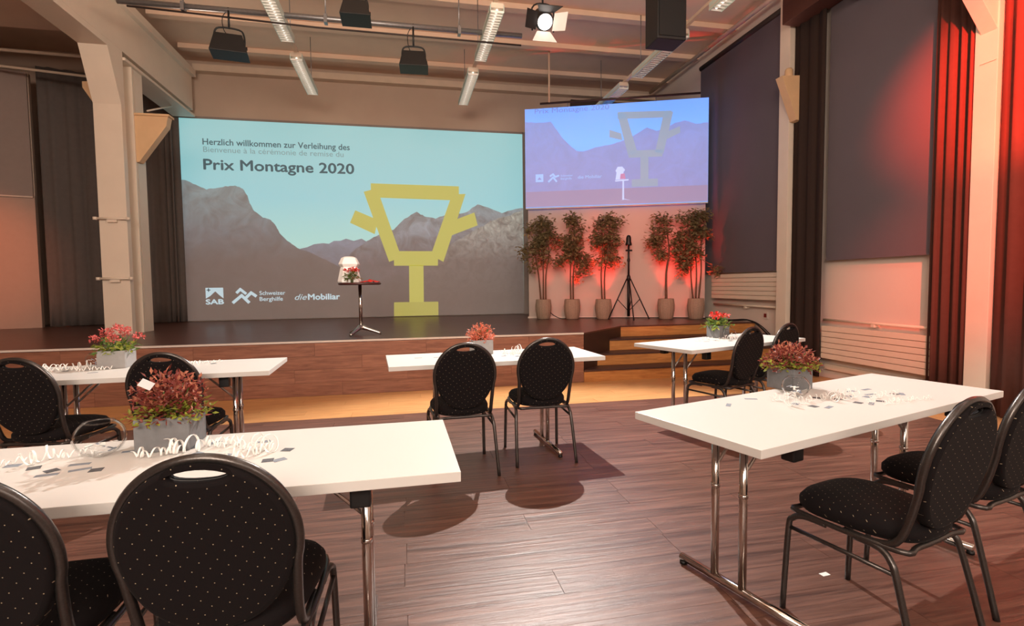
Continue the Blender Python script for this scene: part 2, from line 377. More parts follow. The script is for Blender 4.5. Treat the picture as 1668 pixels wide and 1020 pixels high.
b.build('bracket', M_col, pB, loc=(-.0, -.02, 3.9), bevel=.003)
MB().box(-.14, -.02, -.05, .12, 0, .16).build('foot_block', M_col, pB, bevel=.006, loc=(-.02, 0, .02))
# blinds
def blind(y0, y1, z0, label):
    t = thing('roller_blind', label, 'blind', (5.44, (y0+y1)/2, 0)); h = (y1-y0)/2
    MB().box(-.006, .004, -h, h, z0, 5.2).build('blind_cloth', M_blind, t)
    MB().box(-.014, .010, -h, h, z0-.025, z0).build('bottom_bar', M_blind, t)
    MB().tube([(0, -h, 5.19), (0, h, 5.19)], .045, 12).build('roller_tube', mat('brown_black_tube', (44, 34, 32), .6), t)
blind(6.68, 8.9, 1.47, 'grey roller blind beside the small blue projection screen')
blind(4.46, 5.9, 1.575, 'dark roller blind between two brown curtains on the right wall')
# radiators with horizontal slats
def radiator(y0, y1, z0, z1, n, label):
    t = thing('radiator', label, 'radiator', (5.44, (y0+y1)/2, z0)); h = (y1-y0)/2; dz = (z1-z0)/n
    MB().box(-.03, .05, -h+.01, h-.01, .01, z1-z0-.01).build('back_panel', M_rad, t)
    me = MB().box(-.055, -.03, -h, h, .004, dz-.003).mesh('slat', M_rad, .002)
    for k in range(n): obj('slat', me, t, (0, 0, k*dz))
radiator(6.72, 8.42, 1.0, 1.42, 6, 'high cream slatted radiator under the grey blind by the stage')
radiator(4.42, 5.9, .27, .70, 6, 'long low cream slatted radiator under the dark blind')
def wallpipe(y0, y1, z, label):
    t = thing('wall_pipe', label, 'pipe', (5.44, (y0+y1)/2, z)); h = (y1-y0)/2
    MB().tube([(0, -h, 0), (0, h, 0)], .016, 10).build('pipe', M_rad, t)
    MB().box(-.02, .06, -.02, .02, -.045, -.012).build('pipe_clip', M_rad, t)
wallpipe(6.66, 8.42, .90, 'cream pipe on the wall under the high radiator')
wallpipe(4.42, 5.92, .775, 'cream pipe above the long low radiator')
tag(MB().box(5.46, 5.5, 4.42, 5.92, .12, .19).build('trim_2', M_rad), None, kind='structure')
s = thing('wall_socket', 'small dark red socket on the white wall right of the stage', 'socket', (5.488, 7.12, .76))
MB().box(-.004, .012, -.05, .05, -.05, .05).build('socket_plate', M_whitewall, s); MB().box(-.012, -.002, -.025, .025, -.03, .03).build('socket_insert', M_redoff, s)
# curtains
def curtain(p0, p1, z0, z1, folds, amp, m, label, taper=0, name='curtain'):
    p0 = Vector((*p0, 0)); p1 = Vector((*p1, 0)); L_ = (p1-p0).length; d = (p1-p0)/L_; n = Vector((-d.y, d.x, 0))
    k = folds*8; b = MB(); vs = []; rows = 10
    for o in (0, .012):
        for r in range(rows+1):
            z = z0+(z1-z0)*r/rows
            for i in range(k+1):
                u = i/k; a = amp*(math.sin(u*folds*2*PI)+.35*math.sin(u*folds*4.6*PI+r*.12))*(1-.25*r/rows)
                q = d*(L_*(u-.5))+n*(a+o); vs.append((q.x, q.y, z))
    st = (rows+1)*(k+1); fs = []
    for o in (0, st):
        for r in range(rows):
            for i in range(k):
                a = o+r*(k+1)+i; fs.append((a, a+1, a+k+2, a+k+1))
    for i in range(k): fs.append((i, i+1, st+i+1, st+i)); a = rows*(k+1)+i; fs.append((a, a+1, st+a+1, st+a))
    for r in range(rows):
        for c in (0, k): a = r*(k+1)+c; fs.append((a, a+k+1, st+a+k+1, st+a))
    b.add(vs, fs, 0, True)
    c = (p0+p1)/2
    return tag(b.build(name, m, loc=(c.x, c.y, 0)), label, 'curtain')
curtain((5.36, 6.44), (5.36, 5.9), .02, 4.95, 3, .022, mat('black_brown_curtain', (54, 42, 38), .9, var=.05, scale=20, spec=.1), 'dark brown curtain right of the bracketed cream post')
curtain((5.36, 4.46), (5.36, 4.07), .05, 5.0, 4, .035, M_curt, 'dark brown curtain with red lit top left of the red post')
curtain((5.36, 3.84), (5.30, 3.1), .02, 5.0, 4, .035, M_curt, 'dark brown curtain at the right edge of the picture')
v = tag(MB().box(5.12, 5.42, 5.68, 6.40, 4.76, 5.3).build('curtain_valance', M_curt, bevel=.01), 'dark brown boxed valance above the first dark curtain', 'valance')
hs_ = thing('wall_speaker', 'small dark box speaker high above the dark roller blind', 'speaker', (5.2, 5.30, 4.62))
MB().box(-.10, .10, -.14, .14, 0, .3).build('cabinet', M_blk, hs_, bevel=.01); MB().box(.10, .28, -.02, .02, .1, .16).build('wall_arm', M_blk, hs_)

# ---- left stage side: board, curtain, pipes, portal frame
t = thing('wall_blind', 'mauve grey blind hanging over the orange lit panel left of the stage', 'blind', wl(-.55, 2.83, .05))
MB().obox((0, 0, 1.0), d2*.54, n2*.012, Vector((0, 0, 1.01))).build('blind_cloth', mat('mauve_blind', (150, 132, 124), .8, var=.03), t)
MB().obox((0, 0, -.01), d2*.54, n2*.02, Vector((0, 0, .012))).build('bottom_bar', mat('mauve_blind_bar', (206, 184, 168), .6), t)
struct(slab([(-2.2, ZS), (0, ZS), (0, 2.84), (-2.2, 2.84)], .001, .03, wl).build('trim_3', mat('beige_board', (170, 146, 132), .7, var=.02)))
curtain((-5.9, 10.30), (-4.0, 10.9), ZS+.01, 5.0, 8, .03, M_curtg, 'charcoal stage curtain behind the cream frame column on the left')
tag(MB().tube([(-8, 9.7, 5.03), (-4.3, 9.8, 5.0)], .025, 10).build('ceiling_pipe', M_joist), 'upper cream pipe above the charcoal curtain', 'pipe')
tag(MB().tube([(-8, 9.7, 4.88), (-4.3, 9.8, 4.66)], .02, 10).build('ceiling_pipe', M_joist), 'lower slanting cream pipe above the charcoal curtain', 'pipe')
c4 = curtain((-4.35, 10.82), (-4.1, 10.82), ZS+.01, 4.35, 3, .03, M_curtg, 'narrow grey blue curtain strip at the left edge of the big screen')

fr = thing('portal_frame', 'cream steel column and haunched beam at the left of the stage', 'column', (-3.88, 8.4, ZS))
b = MB().prism([(-.2, 0), (-.2, 3.15), (-.48, 3.82), (-7.0, 3.82), (-7.0, 3.90), (-.1, 3.9), (-.1, 0)], 'x', -.17, .17)
b.build('front_flange', M_col, fr, bevel=.003)
MB().box(-.17, .17, .13, .17, 0, 3.85).build('rear_flange', M_col, fr, bevel=.003)
MB().box(-.16, -.10, -.1, .13, 0, 3.85).build('web', M_col, fr)
MB().prism([(-.1, 3.1), (-.1, 3.88), (2.4, 3.88), (2.4, 3.8), (.13, 3.8), (.13, 3.1)], 'x', -.06, -.03).build('gusset', M_col, fr)
MB().box(-.17, .17, -7.0, 2.38, 3.90, 4.62).build('beam', M_col, fr, bevel=.004)
MB().box(.17, .24, -7.0, 2.38, 4.5, 4.62).build('beam_flange', M_col, fr)
MB().box(-.17, .20, -.1, 2.38, 3.78, 3.82).build('lower_flange', M_col, fr)
MB().box(-.13, .16, .21, .46, 0, 3.85).build('rear_post', M_col, fr, bevel=.004)
MB().prism([(.17, 3.12), (.56, 3.0+.62-.12), (.60, 3.62), (.60, 3.66), (.16, 3.66)][:0] or [(.14, 2.46), (.20, 2.46), (.57, 2.98), (.60, 3.12), (.14, 3.12)], 'y', .16, .30).build('bracket', M_corbel, fr, bevel=.003)
MB().box(.12, .62, .14, .32, 3.12, 3.15).build('bracket_plate', M_corbel, fr)
MB().prism([(-.17, 3.1), (-.25, 3.22), (-.36, 3.40), (-.36, 3.48), (-.17, 3.5)], 'y', -.05, .1).build('bracket', M_corbel, fr, bevel=.003)
for z in (1.60, .78):
    MB().tube([(-.20, -.235, z), (.20, -.235, z)], .016, 8).build('clamp_rod', M_col, fr)
    MB().lathe([(.026, -.02), (.026, .02)], 12).build('clamp_knob', M_col, fr, loc=(-.20, -.235, z)); MB().lathe([(.026, -.02), (.026, .02)], 12).build('clamp_knob', M_col, fr, loc=(.20, -.235, z))
    MB().box(-.06, .06, -.24, -.2, z-.05, z-.01).build('clamp_plate', M_col, fr)
MB().tube([(.30, -2, 4.15), (.30, 2.3, 4.15)][:0] or [(.0, 2.0, 3.85), (.32, .2, 3.2)], .012, 6).build('stay_rod', M_col, fr)

# ---- stage
st = thing('stage_platform', 'dark wooden stage platform with reddish brown plank front', 'stage', (0, 0, 0))
MB().prism([(-8.0, YF+.02), (XC, YF+.02), (XC+.9, YF+.92), (5.47, YF+.92), (5.47, 10.965), (-8.0, 10.965)], 'z', 0, ZS-.02).build('core', M_deck, st)
MB().prism([(-8.0, YF), (XC, YF), (XC+.9, YF+.9), (5.48, YF+.9), (5.48, 10.968), (-8.0, 10.968)], 'z', ZS-.02, ZS).build('deck', M_deck, st)
MB().prism([(-8, YF-.004), (XC, YF-.004), (XC+.003, YF+.022), (-8, YF+.022)], 'z', ZS-.016, ZS+.005).build('edge_trim', mat('pale_edge_strip', (206, 196, 188), .35, var=.03), st)
fm = {}
hh = (ZS-.022)/4
for r in range(4):
    x = -4.6-(r*.53 % 1.29)
    while x < XC:
        x1 = min(x+1.288, XC-.001); z0 = r*hh+.002
        k = round(x1-x, 3)
        if k > .03:
            if k not in fm: fm[k] = MB().box(0, k, 0, .018, 0, hh-.002).mesh('plank', M_face)
            obj('plank', fm[k], st, (x, YF+.001, z0))
        x += 1.29
q = MB().add([(XC, YF, 0), (XC+.9, YF+.9, 0), (XC+.9, YF+.9, ZS-.02), (XC, YF, ZS-.02), (XC+.02, YF-.0+.04, 0), (XC+.88, YF+.94, 0), (XC+.88, YF+.94, ZS-.02), (XC+.02, YF+.04, ZS-.02)],
    [(0, 1, 2, 3), (7, 6, 5, 4), (0, 4, 5, 1), (3, 2, 6, 7), (0, 3, 7, 4), (1, 5, 6, 2)]).build('side_panel', mat('dark_brown_side_board', (52, 30, 25), .5), st)
ss = thing('stage_steps', 'oak stage steps with dark treads right of the platform corner', 'steps', (0, 0, 0))
rz = ZS/4
for k in range(4):
    y0 = YF+.3*k; x0 = XC+.3*k+.004; z1 = rz*(k+1)
    MB().box(x0, 5.46, y0, y0+.02, rz*k+.001, z1-.022).build('riser', M_step, ss)
    if k < 3: MB().box(x0, 5.46, y0-.012, y0+.3, z1-.022, z1).build('tread', mat('dark_tread', (66, 40, 32), .45), ss)
# step border strip on the right of floor is in the floor planks
cb = tag(MB().tube(smooth_path([(5.2, 8.05, ZS+.012), (5.25, 7.7, ZS+.012), (5.36, 7.35, ZS+.03), (5.43, 7.1, ZS-.10), (5.43, 6.8, .30), (5.40, 6.72, .02)], 8), .012, 8).build('power_cable', M_blk), 'thick black cable falling off the stage by the right wall', 'cable')
tag(MB().tube(smooth_path([(5.2, 8.0, ZS+.012), (5.27, 7.6, ZS+.012), (5.38, 7.28, ZS+.02), (5.45, 7.0, ZS-.14), (5.45, 6.75, .25), (5.43, 6.68, .02)], 8), .008, 8).build('power_cable', M_blk), 'thin black cable falling off the stage beside the thick one', 'cable')

# ================================================================== PROJECTION SCREENS
YS = 10.93
scr = thing('projection_screen', 'huge projection screen showing mountains and a yellow trophy', 'screen', (-.9, YS, ZS))
W0, W1 = -4.34, 2.53
SKY = (.10, .40, .42)
M_sky = projmat('projected_sky', [(0, (.0, .0, .0)), (.38, (.26, .54, .50)), (.62, (.17, .48, .53)), (1, (.17, .46, .48))], 1)
M_mleft = projmat('projected_dark_mountain', [(.05, (.012, .010, .010)), (.30, (.016, .015, .018)), (.45, (.035, .058, .075)), (.66, (.085, .150, .165))], 1, noise=.6, nscale=2.6)
M_mmid = projmat('projected_far_mountain', [(.2, (.01, .01, .02)), (.40, (.08, .11, .16)), (.5, (.10, .14, .20))], 1, noise=.4, nscale=4)
M_mcen = projmat('projected_rocky_mountain', [(.10, (.004, .003, .004)), (.3, (.02, .02, .03)), (.45, (.08, .10, .12)), (.6, (.10, .15, .17))], 1, noise=.9, nscale=3.2)
M_mrt = projmat('projected_rock_slope', [(.10, (.01, .008, .008)), (.3, (.03, .026, .026)), (.42, (.11, .11, .10)), (.6, (.22, .23, .19))], 1, noise=1.0, nscale=6)
M_yel = projmat('projected_yellow', [(0, (.34, .33, .02)), (1, (.34, .34, .02))], 1)
M_yel2 = projmat('projected_yellow_overlap', [(0, (.27, .26, .01)), (1, (.27, .26, .01))], 1)
M_txt = projmat('projected_grey_letters', [(0, (.0, .05, .06)), (1, (.01, .06, .075))], 1, base=(110, 112, 118))
M_txt2 = projmat('projected_thin_letters', [(0, (.02, .13, .15)), (1, (.04, .18, .20))], 1)
M_logo = projmat('projected_white_letters', [(0, (.36, .52, .58)), (1, (.36, .52, .58))], 1)
M_edge = mat('grey_screen_edge', (150, 138, 132), .7)
def flat(name, pts, m, layer, parent, T):
    """thin piece lying on the screen: pts in screen metres, layer mm in front"""
    return obj(name, slab(pts, layer*.001, layer*.001-.0008, T).mesh(name, m), parent)
def TS(s_, z, o=0): return (s_+.9, -o, z-ZS)
MB().box(W0+.9, W1+.9, 0, .03, .012, 3.81).build('screen_cloth', M_sky, scr)
MB().box(W0+.9-.02, W1+.9+.02, -.012, .02, 3.80, 3.84).build('top_bar', M_edge, scr)
MB().box(W1+.9, W1+.9+.10, -.012, .03, .0, 3.84).build('side_bar', M_edge, scr)
MB().box(W0+.9-.06, W0+.9, -.012, .03, .0, 3.84).build('side_bar', M_edge, scr)
ZB = .662
def clampx(pts): return [(min(max(x, W0+.004), W1-.004), z) for x, z in pts]
mid = [(-2.014, 1.967), (-1.951, 2.032), (-1.83, 2.06), (-1.702, 2.119), (-1.536, 2.142), (-1.42, 2.13), (-1.326, 2.187), (-1.2, 2.19), (-1.093, 2.232), (-.946, 2.189), (-.796, 2.234), (-.648, 2.147), (-.48, 1.97), (-.3, 1.6), (-2.0, 1.6)]
flat('mountain', mid, M_mmid, 1, scr, TS)
def rough_line(pts, amp, n=4, seed=1):
    rg = random.Random(seed); out = []
    for (a, b), (c, d) in zip(pts, pts[1:]):
        for k in range(n): t_ = k/n; out.append((a+(c-a)*t_, b+(d-b)*t_+(rg.uniform(-amp, amp) if k else 0)))
    out.append(pts[-1]); return out
left = [(W0+.004, 3.44), (-4.299, 3.424), (-4.108, 3.317), (-3.94, 3.301), (-3.774, 3.224), (-3.588, 3.135), (-3.435, 3.163), (-3.26, 3.209), (-3.086, 3.223), (-2.952, 3.164), (-2.878, 3.04), (-2.844, 2.894), (-2.77, 2.748), (-2.617, 2.624), (-2.479, 2.584), (-2.383, 2.457), (-2.327, 2.33), (-2.19, 2.181), (-2.012, 2.045), (-1.708, 1.924), (-1.38, 1.75), (-1.047, 1.573), (-.885, 1.261)]
cen = [(-1.5, 1.45), (-1.17, 1.749), (-.994, 1.969), (-.777, 2.124), (-.603, 2.236), (-.428, 2.326), (-.165, 2.417), (.06, 2.643), (.306, 2.789), (.46, 2.693), (.684, 2.652), (.866, 2.722), (1.049, 2.748), (1.325, 2.798), (1.559, 2.962), (1.792, 2.898), (2.074, 2.788), (2.313, 2.862), (2.526, 2.90)]
flat('mountain', rough_line(cen, .012, 4, 3)+[(2.526, ZB), (-1.5, ZB)], M_mcen, 2, scr, TS)
rt = [(.2, 1.5), (.351, 1.701), (.67, 1.927), (1.039, 2.156), (1.271, 2.295), (1.505, 2.435), (1.835, 2.623), (2.168, 2.72), (2.526, 2.87)]
flat('mountain', rough_line(rt, .02, 4, 5)+[(2.526, ZB), (.2, ZB)], M_mrt, 3, scr, TS)
flat('mountain', rough_line(left, .010, 4, 2)+[(-.6, ZB), (W0+.004, ZB)], M_mleft, 4, scr, TS)
bars = [('trophy_bar', [(-.73, 3.165), (-.471, 3.242), (-.023, 1.859), (-.267, 1.77)], M_yel, 6),
 ('trophy_bar', [(1.03, 3.154), (1.308, 3.171), (.827, 1.768), (.571, 1.905)], M_yel, 6),
 ('trophy_bar', [(-.901, 2.794), (-.471, 2.613), (-.536, 2.325), (-1.009, 2.548)], M_yel, 5),
 ('trophy_bar', [(1.024, 2.611), (1.487, 2.792), (1.553, 2.527), (.927, 2.283)], M_yel, 5),
 ('trophy_bar', [(-.167, 1.986), (.726, 1.986), (.711, 1.691), (-.172, 1.691)], M_yel, 5),
 ('trophy_bar', [(-.589, 3.335), (1.173, 3.322), (1.170, 3.032), (-.591, 3.056)], M_yel, 7),
 ('trophy_bar', [(.128, 1.702), (.418, 1.701), (.410, .918), (.118, .932)], M_yel, 5),
 ('trophy_bar', [(-.189, .947), (.707, .945), (.703, ZB), (-.196, ZB)], M_yel2, 6)]
for n_, p_, m_, l_ in bars: flat(n_, p_, m_, l_, scr, TS)

def text(body, x0, x1, z, h, m, parent, T, layer, bold=0, shear=0, name='lettering'):
    """printed lettering on a screen: x0..x1 width, z baseline, h cap height"""
    cu = bpy.data.curves.new(name, 'FONT'); cu.body = body; cu.shear = shear; cu.resolution_u = 3
    tmp = bpy.data.objects.new('tmp', cu); COL.objects.link(tmp)
    bpy.context.view_layer.update()
    me = bpy.data.meshes.new_from_object(tmp.evaluated_get(bpy.context.evaluated_depsgraph_get()))
    bpy.data.objects.remove(tmp); bpy.data.curves.remove(cu)
    xs = [v.co.x for v in me.vertices]; a, b_ = min(xs), max(xs); cap = .68; q_ = MB()
    base_v = [(v.co.x, v.co.y) for v in me.vertices]; base_f = [tuple(p_.vertices) for p_ in me.polygons]
    offs = [(0, 0)] if not bold else [(-bold, 0), (bold, 0), (0, bold), (0, -bold)]
    for i_, (ox, oy) in enumerate(offs):
        q_.add([T(x0+(vx+ox-a)/(b_-a)*(x1-x0), z+(vy+oy)/cap*h, (layer+i_*.08)*.001) for vx, vy in base_v], base_f)
    bpy.data.meshes.remove(me); me = bpy.data.meshes.new(name); me.from_pydata(q_.v, [], q_.f)
    me.name = name; me.materials.clear(); me.materials.append(m)
    bm = bmesh.new(); bm.from_mesh(me)
    nrm = (Vector(T(1, 0, 0))-Vector(T(0, 0, 0))).cross(Vector((0, 0, 1)))
    for f_ in bm.faces:
        f_.normal_update()
        if f_.normal.dot(nrm) < 0: f_.normal_flip()
    bm.to_mesh(me); bm.free()
    o = obj(name, me, parent); o['kind'] = 'stuff'; return o
text('Herzlich willkommen zur Verleihung des', -3.622, -.976, 3.972, .112, M_txt, scr, TS, 3, bold=.014)
text('Bienvenue à la cérémonie de remise du', -3.617, -1.096, 3.835, .100, M_txt2, scr, TS, 3)
text('Prix Montagne 2020', -3.620, -.906, 3.512, .190, M_txt, scr, TS, 3, bold=.022)
# logos
def TSS(s_, z, o=0): return TS(s_, z, o)
flat('logo_tile', [(-3.68, 1.08), (-3.68, 1.285), (-3.372, 1.285), (-3.372, 1.08), (-3.45, 1.15), (-3.51, 1.215), (-3.545, 1.185), (-3.60, 1.13)], M_logo, 6, scr, TS)
M_plus = projmat('projected_dark_cross', [(0, (.0, .02, .03)), (1, (.0, .02, .03))], 1, base=(90, 92, 98))
flat('logo_cross', [(-3.66, 1.235), (-3.66, 1.25), (-3.635, 1.25), (-3.635, 1.275), (-3.618, 1.275), (-3.618, 1.25), (-3.593, 1.25), (-3.593, 1.235), (-3.618, 1.235), (-3.618, 1.21), (-3.635, 1.21), (-3.635, 1.235)], M_plus, 7, scr, TS)
text('SAB', -3.68, -3.372, .972, .090, M_logo, scr, TS, 6, bold=.035)
def stroke(pts, w_, parent, T, layer, m, name):
    for (a, b_), (c, d) in zip(pts, pts[1:]):
        L_ = math.hypot(c-a, d-b_); nx, nz = -(d-b_)/L_*w_/2, (c-a)/L_*w_/2; ex, ez = (c-a)/L_*w_*.35, (d-b_)/L_*w_*.35
        flat(name, [(a-ex+nx, b_-ez+nz), (c+ex+nx, d+ez+nz), (c+ex-nx, d+ez-nz), (a-ex-nx, b_-ez-nz)], m, layer, parent, T); layer += .25
stroke([(-3.20, 1.0), (-3.05, 1.13), (-2.93, 1.0)], .055, scr, TS, 6, M_logo, 'logo_stroke')
stroke([(-3.13, 1.19), (-3.07, 1.25), (-2.98, 1.17), (-2.88, 1.25)][:3], .05, scr, TS, 6, M_logo, 'logo_stroke')
stroke([(-2.98, 1.08), (-2.88, 1.18), (-2.80, 1.12)], .055, scr, TS, 7, M_logo, 'logo_stroke')
text('Schweizer', -2.73, -2.262, 1.135, .075, M_logo, scr, TS, 6, bold=.01)
text('Berghilfe', -2.73, -2.31, 1.02, .075, M_logo, scr, TS, 6, bold=.01)
text('die', -2.09, -1.865, 1.03, .11, M_logo, scr, TS, 6, shear=.35)
text('Mobiliar', -1.84, -1.245, 1.03, .11, M_logo, scr, TS, 6, bold=.03)

# small screen in front of the partition
sc2 = thing('projection_screen', 'smaller blue lit projection screen above the potted trees', 'screen', (A0.x, A0.y, 2.69))
def TB(s_, z, o=0): q = DP*s_+NP*(.10+o); return (q.x, q.y, z-2.69)
B_sky = projmat('blue_projected_sky', [(0, (.05, .32, .9)), (.3, (.06, .40, 1.1)), (.5, (.03, .30, 1.1))], 1)
B_mt = projmat('blue_projected_mountain', [(0, (.15, .18, .50)), (.2, (.13, .20, .56)), (.42, (.09, .21, .62))], 1, noise=.12, nscale=3)
B_tr = projmat('blue_projected_trophy', [(0, (.17, .26, .42)), (1, (.10, .26, .40))], 1)
B_st = projmat('blue_projected_stage', [(0, (.20, .15, .34)), (.1, (.19, .14, .33))], 1)
B_tx = projmat('blue_projected_letters', [(0, (.02, .12, .42)), (1, (.02, .12, .42))], 1)
B_lg = projmat('blue_projected_logo', [(0, (.22, .45, .9)), (1, (.22, .45, .9))], 1)
B_wt = projmat('blue_projected_white', [(0, (.45, .55, .9)), (1, (.5, .6, .9))], 1)
obj('screen_cloth', slab([(-.03, 2.69), (3.19, 2.69), (3.19, 4.485), (-.03, 4.485)], 0, -.02, TB).mesh('screen_cloth', B_sky), sc2)
obj('bottom_bar', slab([(-.03, 2.67), (3.19, 2.67), (3.19, 2.69), (-.03, 2.69)], .008, -.02, TB).mesh('bottom_bar', mat('pale_screen_bar', (206, 190, 184), .5)), sc2)
flat('mountain', rough_line([(-.026, 4.26), (.143, 4.237), (.272, 4.23), (.444, 4.24), (.55, 4.087), (.656, 3.934), (.782, 3.802), (.909, 3.69), (1.036, 3.675), (1.245, 3.735), (1.495, 3.764), (1.619, 3.798), (1.824, 3.849), (1.987, 3.943), (2.149, 4.035), (2.31, 3.965), (2.47, 3.996), (2.629, 4.088), (2.787, 4.119), (2.984, 4.047), (3.186, 4.061)], .006, 3, 8)+[(3.186, 2.98), (-.026, 2.98)], B_mt, 1, sc2, TB)
for p_ in ([(1.63, 4.31), (1.782, 4.303), (1.985, 3.60), (1.824, 3.56)], [(2.44, 4.30), (2.596, 4.28), (2.43, 3.56), (2.291, 3.60)], [(1.495, 4.032), (1.70, 3.956), (1.722, 3.834), (1.495, 3.90)], [(2.52, 3.952), (2.709, 4.023), (2.717, 3.913), (2.491, 3.812)],
           [(1.82, 3.645), (2.425, 3.635), (2.413, 3.515), (1.834, 3.52)], [(1.64, 4.335), (2.57, 4.30), (2.57, 4.185), (1.64, 4.21)], [(2.037, 3.529), (2.175, 3.522), (2.176, 3.131), (2.038, 3.137)], [(1.887, 3.135), (2.338, 3.133), (2.339, 3.001), (1.887, 3.005)]):
    flat('trophy_bar', p_, B_tr, 2, sc2, TB)
flat('stage_strip', [(-.026, 2.705), (3.186, 2.705), (3.186, 2.985), (-.026, 2.985)], B_st, 3, sc2, TB)
text('Prix Montagne 2020', .153, 1.49, 4.395, .085, B_tx, sc2, TB, 3)
flat('logo_tile', [(.16, 3.16), (.30, 3.16), (.30, 3.30), (.16, 3.30)], B_lg, 3, sc2, TB)
flat('logo_inset', [(.19, 3.2), (.27, 3.2), (.23, 3.25)], B_mt, 4, sc2, TB)
stroke([(.40, 3.16), (.48, 3.235), (.54, 3.16)], .03, sc2, TB, 3, B_lg, 'logo_stroke')
stroke([(.43, 3.26), (.48, 3.29), (.52, 3.24), (.58, 3.26)], .03, sc2, TB, 3, B_lg, 'logo_stroke')
text('Schweizer', .62, .84, 3.24, .035, B_lg, sc2, TB, 3); text('Berghilfe', .62, .82, 3.185, .035, B_lg, sc2, TB, 3)
text('die Mobiliar', .93, 1.36, 3.19, .055, B_lg, sc2, TB, 3)
flat('picture_of_table', [(1.59, 3.130), (1.83, 3.145), (1.83, 3.12), (1.60, 3.11)], B_wt, 4, sc2, TB)
flat('picture_of_table', [(1.725, 3.12), (1.75, 3.12), (1.752, 2.78), (1.72, 2.78)], B_wt, 4, sc2, TB)
flat('picture_of_table', [(1.68, 2.75), (1.74, 2.79), (1.88, 2.765), (1.75, 2.80)], B_wt, 5, sc2, TB)
flat('picture_of_vase', [(1.60, 3.14), (1.62, 3.27), (1.60, 3.30), (1.64, 3.37), (1.72, 3.37), (1.77, 3.31), (1.74, 3.27), (1.75, 3.145)], B_wt, 5, sc2, TB)
flat('picture_of_flowers', [(1.68, 3.15), (1.69, 3.24), (1.76, 3.25), (1.78, 3.15)], projmat('blue_projected_red', [(0, (.42, .12, .35)), (1, (.42, .12, .35))], 1), 6, sc2, TB)
# rail above small screen
rl = thing('screen_rail', 'dark hanging rail above the smaller blue screen', 'rail', (A0.x, A0.y, 4.57))
def TR(s_, z=0, o=0): q = DP*s_+NP*(.10+o); return (q.x, q.y, z)
MB().tube([TR(.25), TR(3.05)], .02, 8).build('rail', mat('brown_metal', (70, 54, 48), .5, .4), rl)
for s_ in (.75, 2.3): MB().tube([TR(s_, 0), TR(s_, -.09)], .008, 6).build('hanger', M_galv, rl)
MB().tube([TR(.42, 0), TR(.42, .95)], .018, 8).build('hanger_rod', M_joist, rl)

# ================================================================== CEILING GEAR
tp = thing('lighting_pipe', 'long galvanised lighting pipe across the ceiling', 'pipe', (-.9, 7.1, 4.65))
MB().tube([(-2.3, 0, 0), (2.55, 0, 0)], .034, 10).build('pipe', M_galv, tp)
for x in (-1.6, .02, 1.7):
    MB().tube([(x, 0, 0), (x, 0, .72)], .008, 6).build('hanger', M_galv, tp)
    MB().box(x-.02, x+.02, -.045, .045, -.06, .045).build('clamp', M_galv, tp)
cp = tag(MB().tube([(-3.1, 7.1, 4.60), (-1, 7.1, 4.535), (.6, 7.1, 4.53), (1.64, 7.1, 4.525)], .012, 8).build('hanging_cable', mat('dark_cable', (48, 36, 32), .6)), 'thin dark cable strung below the lighting pipe', 'cable')
tag(MB().tube([(-4, 6.1, 4.80), (3.0, 6.1, 4.80)], .03, 8).build('lighting_pipe', M_galv), 'nearer galvanised pipe at the top edge of the picture', 'pipe')
tag(MB().tube([(5.28, -3, 5.32), (5.28, 10.6, 5.36)], .035, 10).build('ceiling_pipe', M_joist), 'cream pipe running along the ceiling above the right blinds', 'pipe')

def louvre_lamp():
    t = thing('ceiling_lamp', '', 'lamp', (0, 0, 0), group='louvred lamps in rows under the ceiling')
    MB().box(-.075, .075, -.72, .72, .03, .09).add([(-.09, -.72, 0), (-.09, .72, 0), (-.075, .72, .05), (-.075, -.72, .05)], [(0, 1, 2, 3)]).build('housing', M_col, t)
    for s_ in (-1, 1): MB().box(min(s_*.085, s_*.078), max(s_*.085, s_*.078), -.72, .72, -.02, .07).build('side_reflector', mat('green_white_reflector', (206, 222, 212), .3), t)
    MB().tube([(0, -.70, .012), (0, .70, .012)], .013, 8).build('tube', M_tube, t)
    b = MB()
    for k in range(22): y = -.70+k*.0667; b.box(-.078, .078, y-.002, y+.002, -.02, .006)
    tag(b.build('louvre', M_louv, t), None, kind='stuff')
    return t
lampA = louvre_lamp(); lamp_kids = tree_of(lampA)
lamps = [(-1.45, 6.98, 'lit louvred lamp nearest in the left ceiling row'), (-1.45, 8.98, 'lit louvred lamp farthest in the left ceiling row'),
         (1.19, 7.13, 'lit louvred lamp nearest in the middle ceiling row'), (1.15, 9.05, 'lit louvred lamp farthest in the middle ceiling row'),
         (3.80, 5.2, 'louvred lamp at the top edge in the right ceiling row'), (3.76, 7.3, 'unlit bluish louvred lamp in the right ceiling row'), (3.74, 9.2, 'farthest louvred lamp of the right ceiling row above the small screen')]
for i, (x, y, lb) in enumerate(lamps):
    if i == 0: lampA.location = (x, y, 4.6); lampA['label'] = lb
    else: copy_thing(lampA, lamp_kids, (x, y, 4.6), 0, lb)
M_off = mat('unlit_tube', (220, 220, 220), .4)
for o in bpy.data.objects:
    if o.name.startswith('tube') and o.parent and 'right' in o.parent.get('label', '') and 'top edge' not in o.parent['label']:
        o.data = o.data.copy(); o.data.materials[0] = M_off
for i, (x, lb) in enumerate(((-1.45, 'left'), (1.17, 'middle'), (3.77, 'right'))):
    t = thing('lamp_rail', 'thin steel rail carrying the %s row of ceiling lamps' % lb, 'rail', (x, 7.5, 4.71))
    MB().box(-.025, .025, -3.6, 2.3, -.02, .02).build('rail', M_joist, t)
    for y in (-2.5, .4, 2.1): MB().tube([(0, y, .02), (0, y, .80)], .006, 6).build('hanger', M_galv, t)

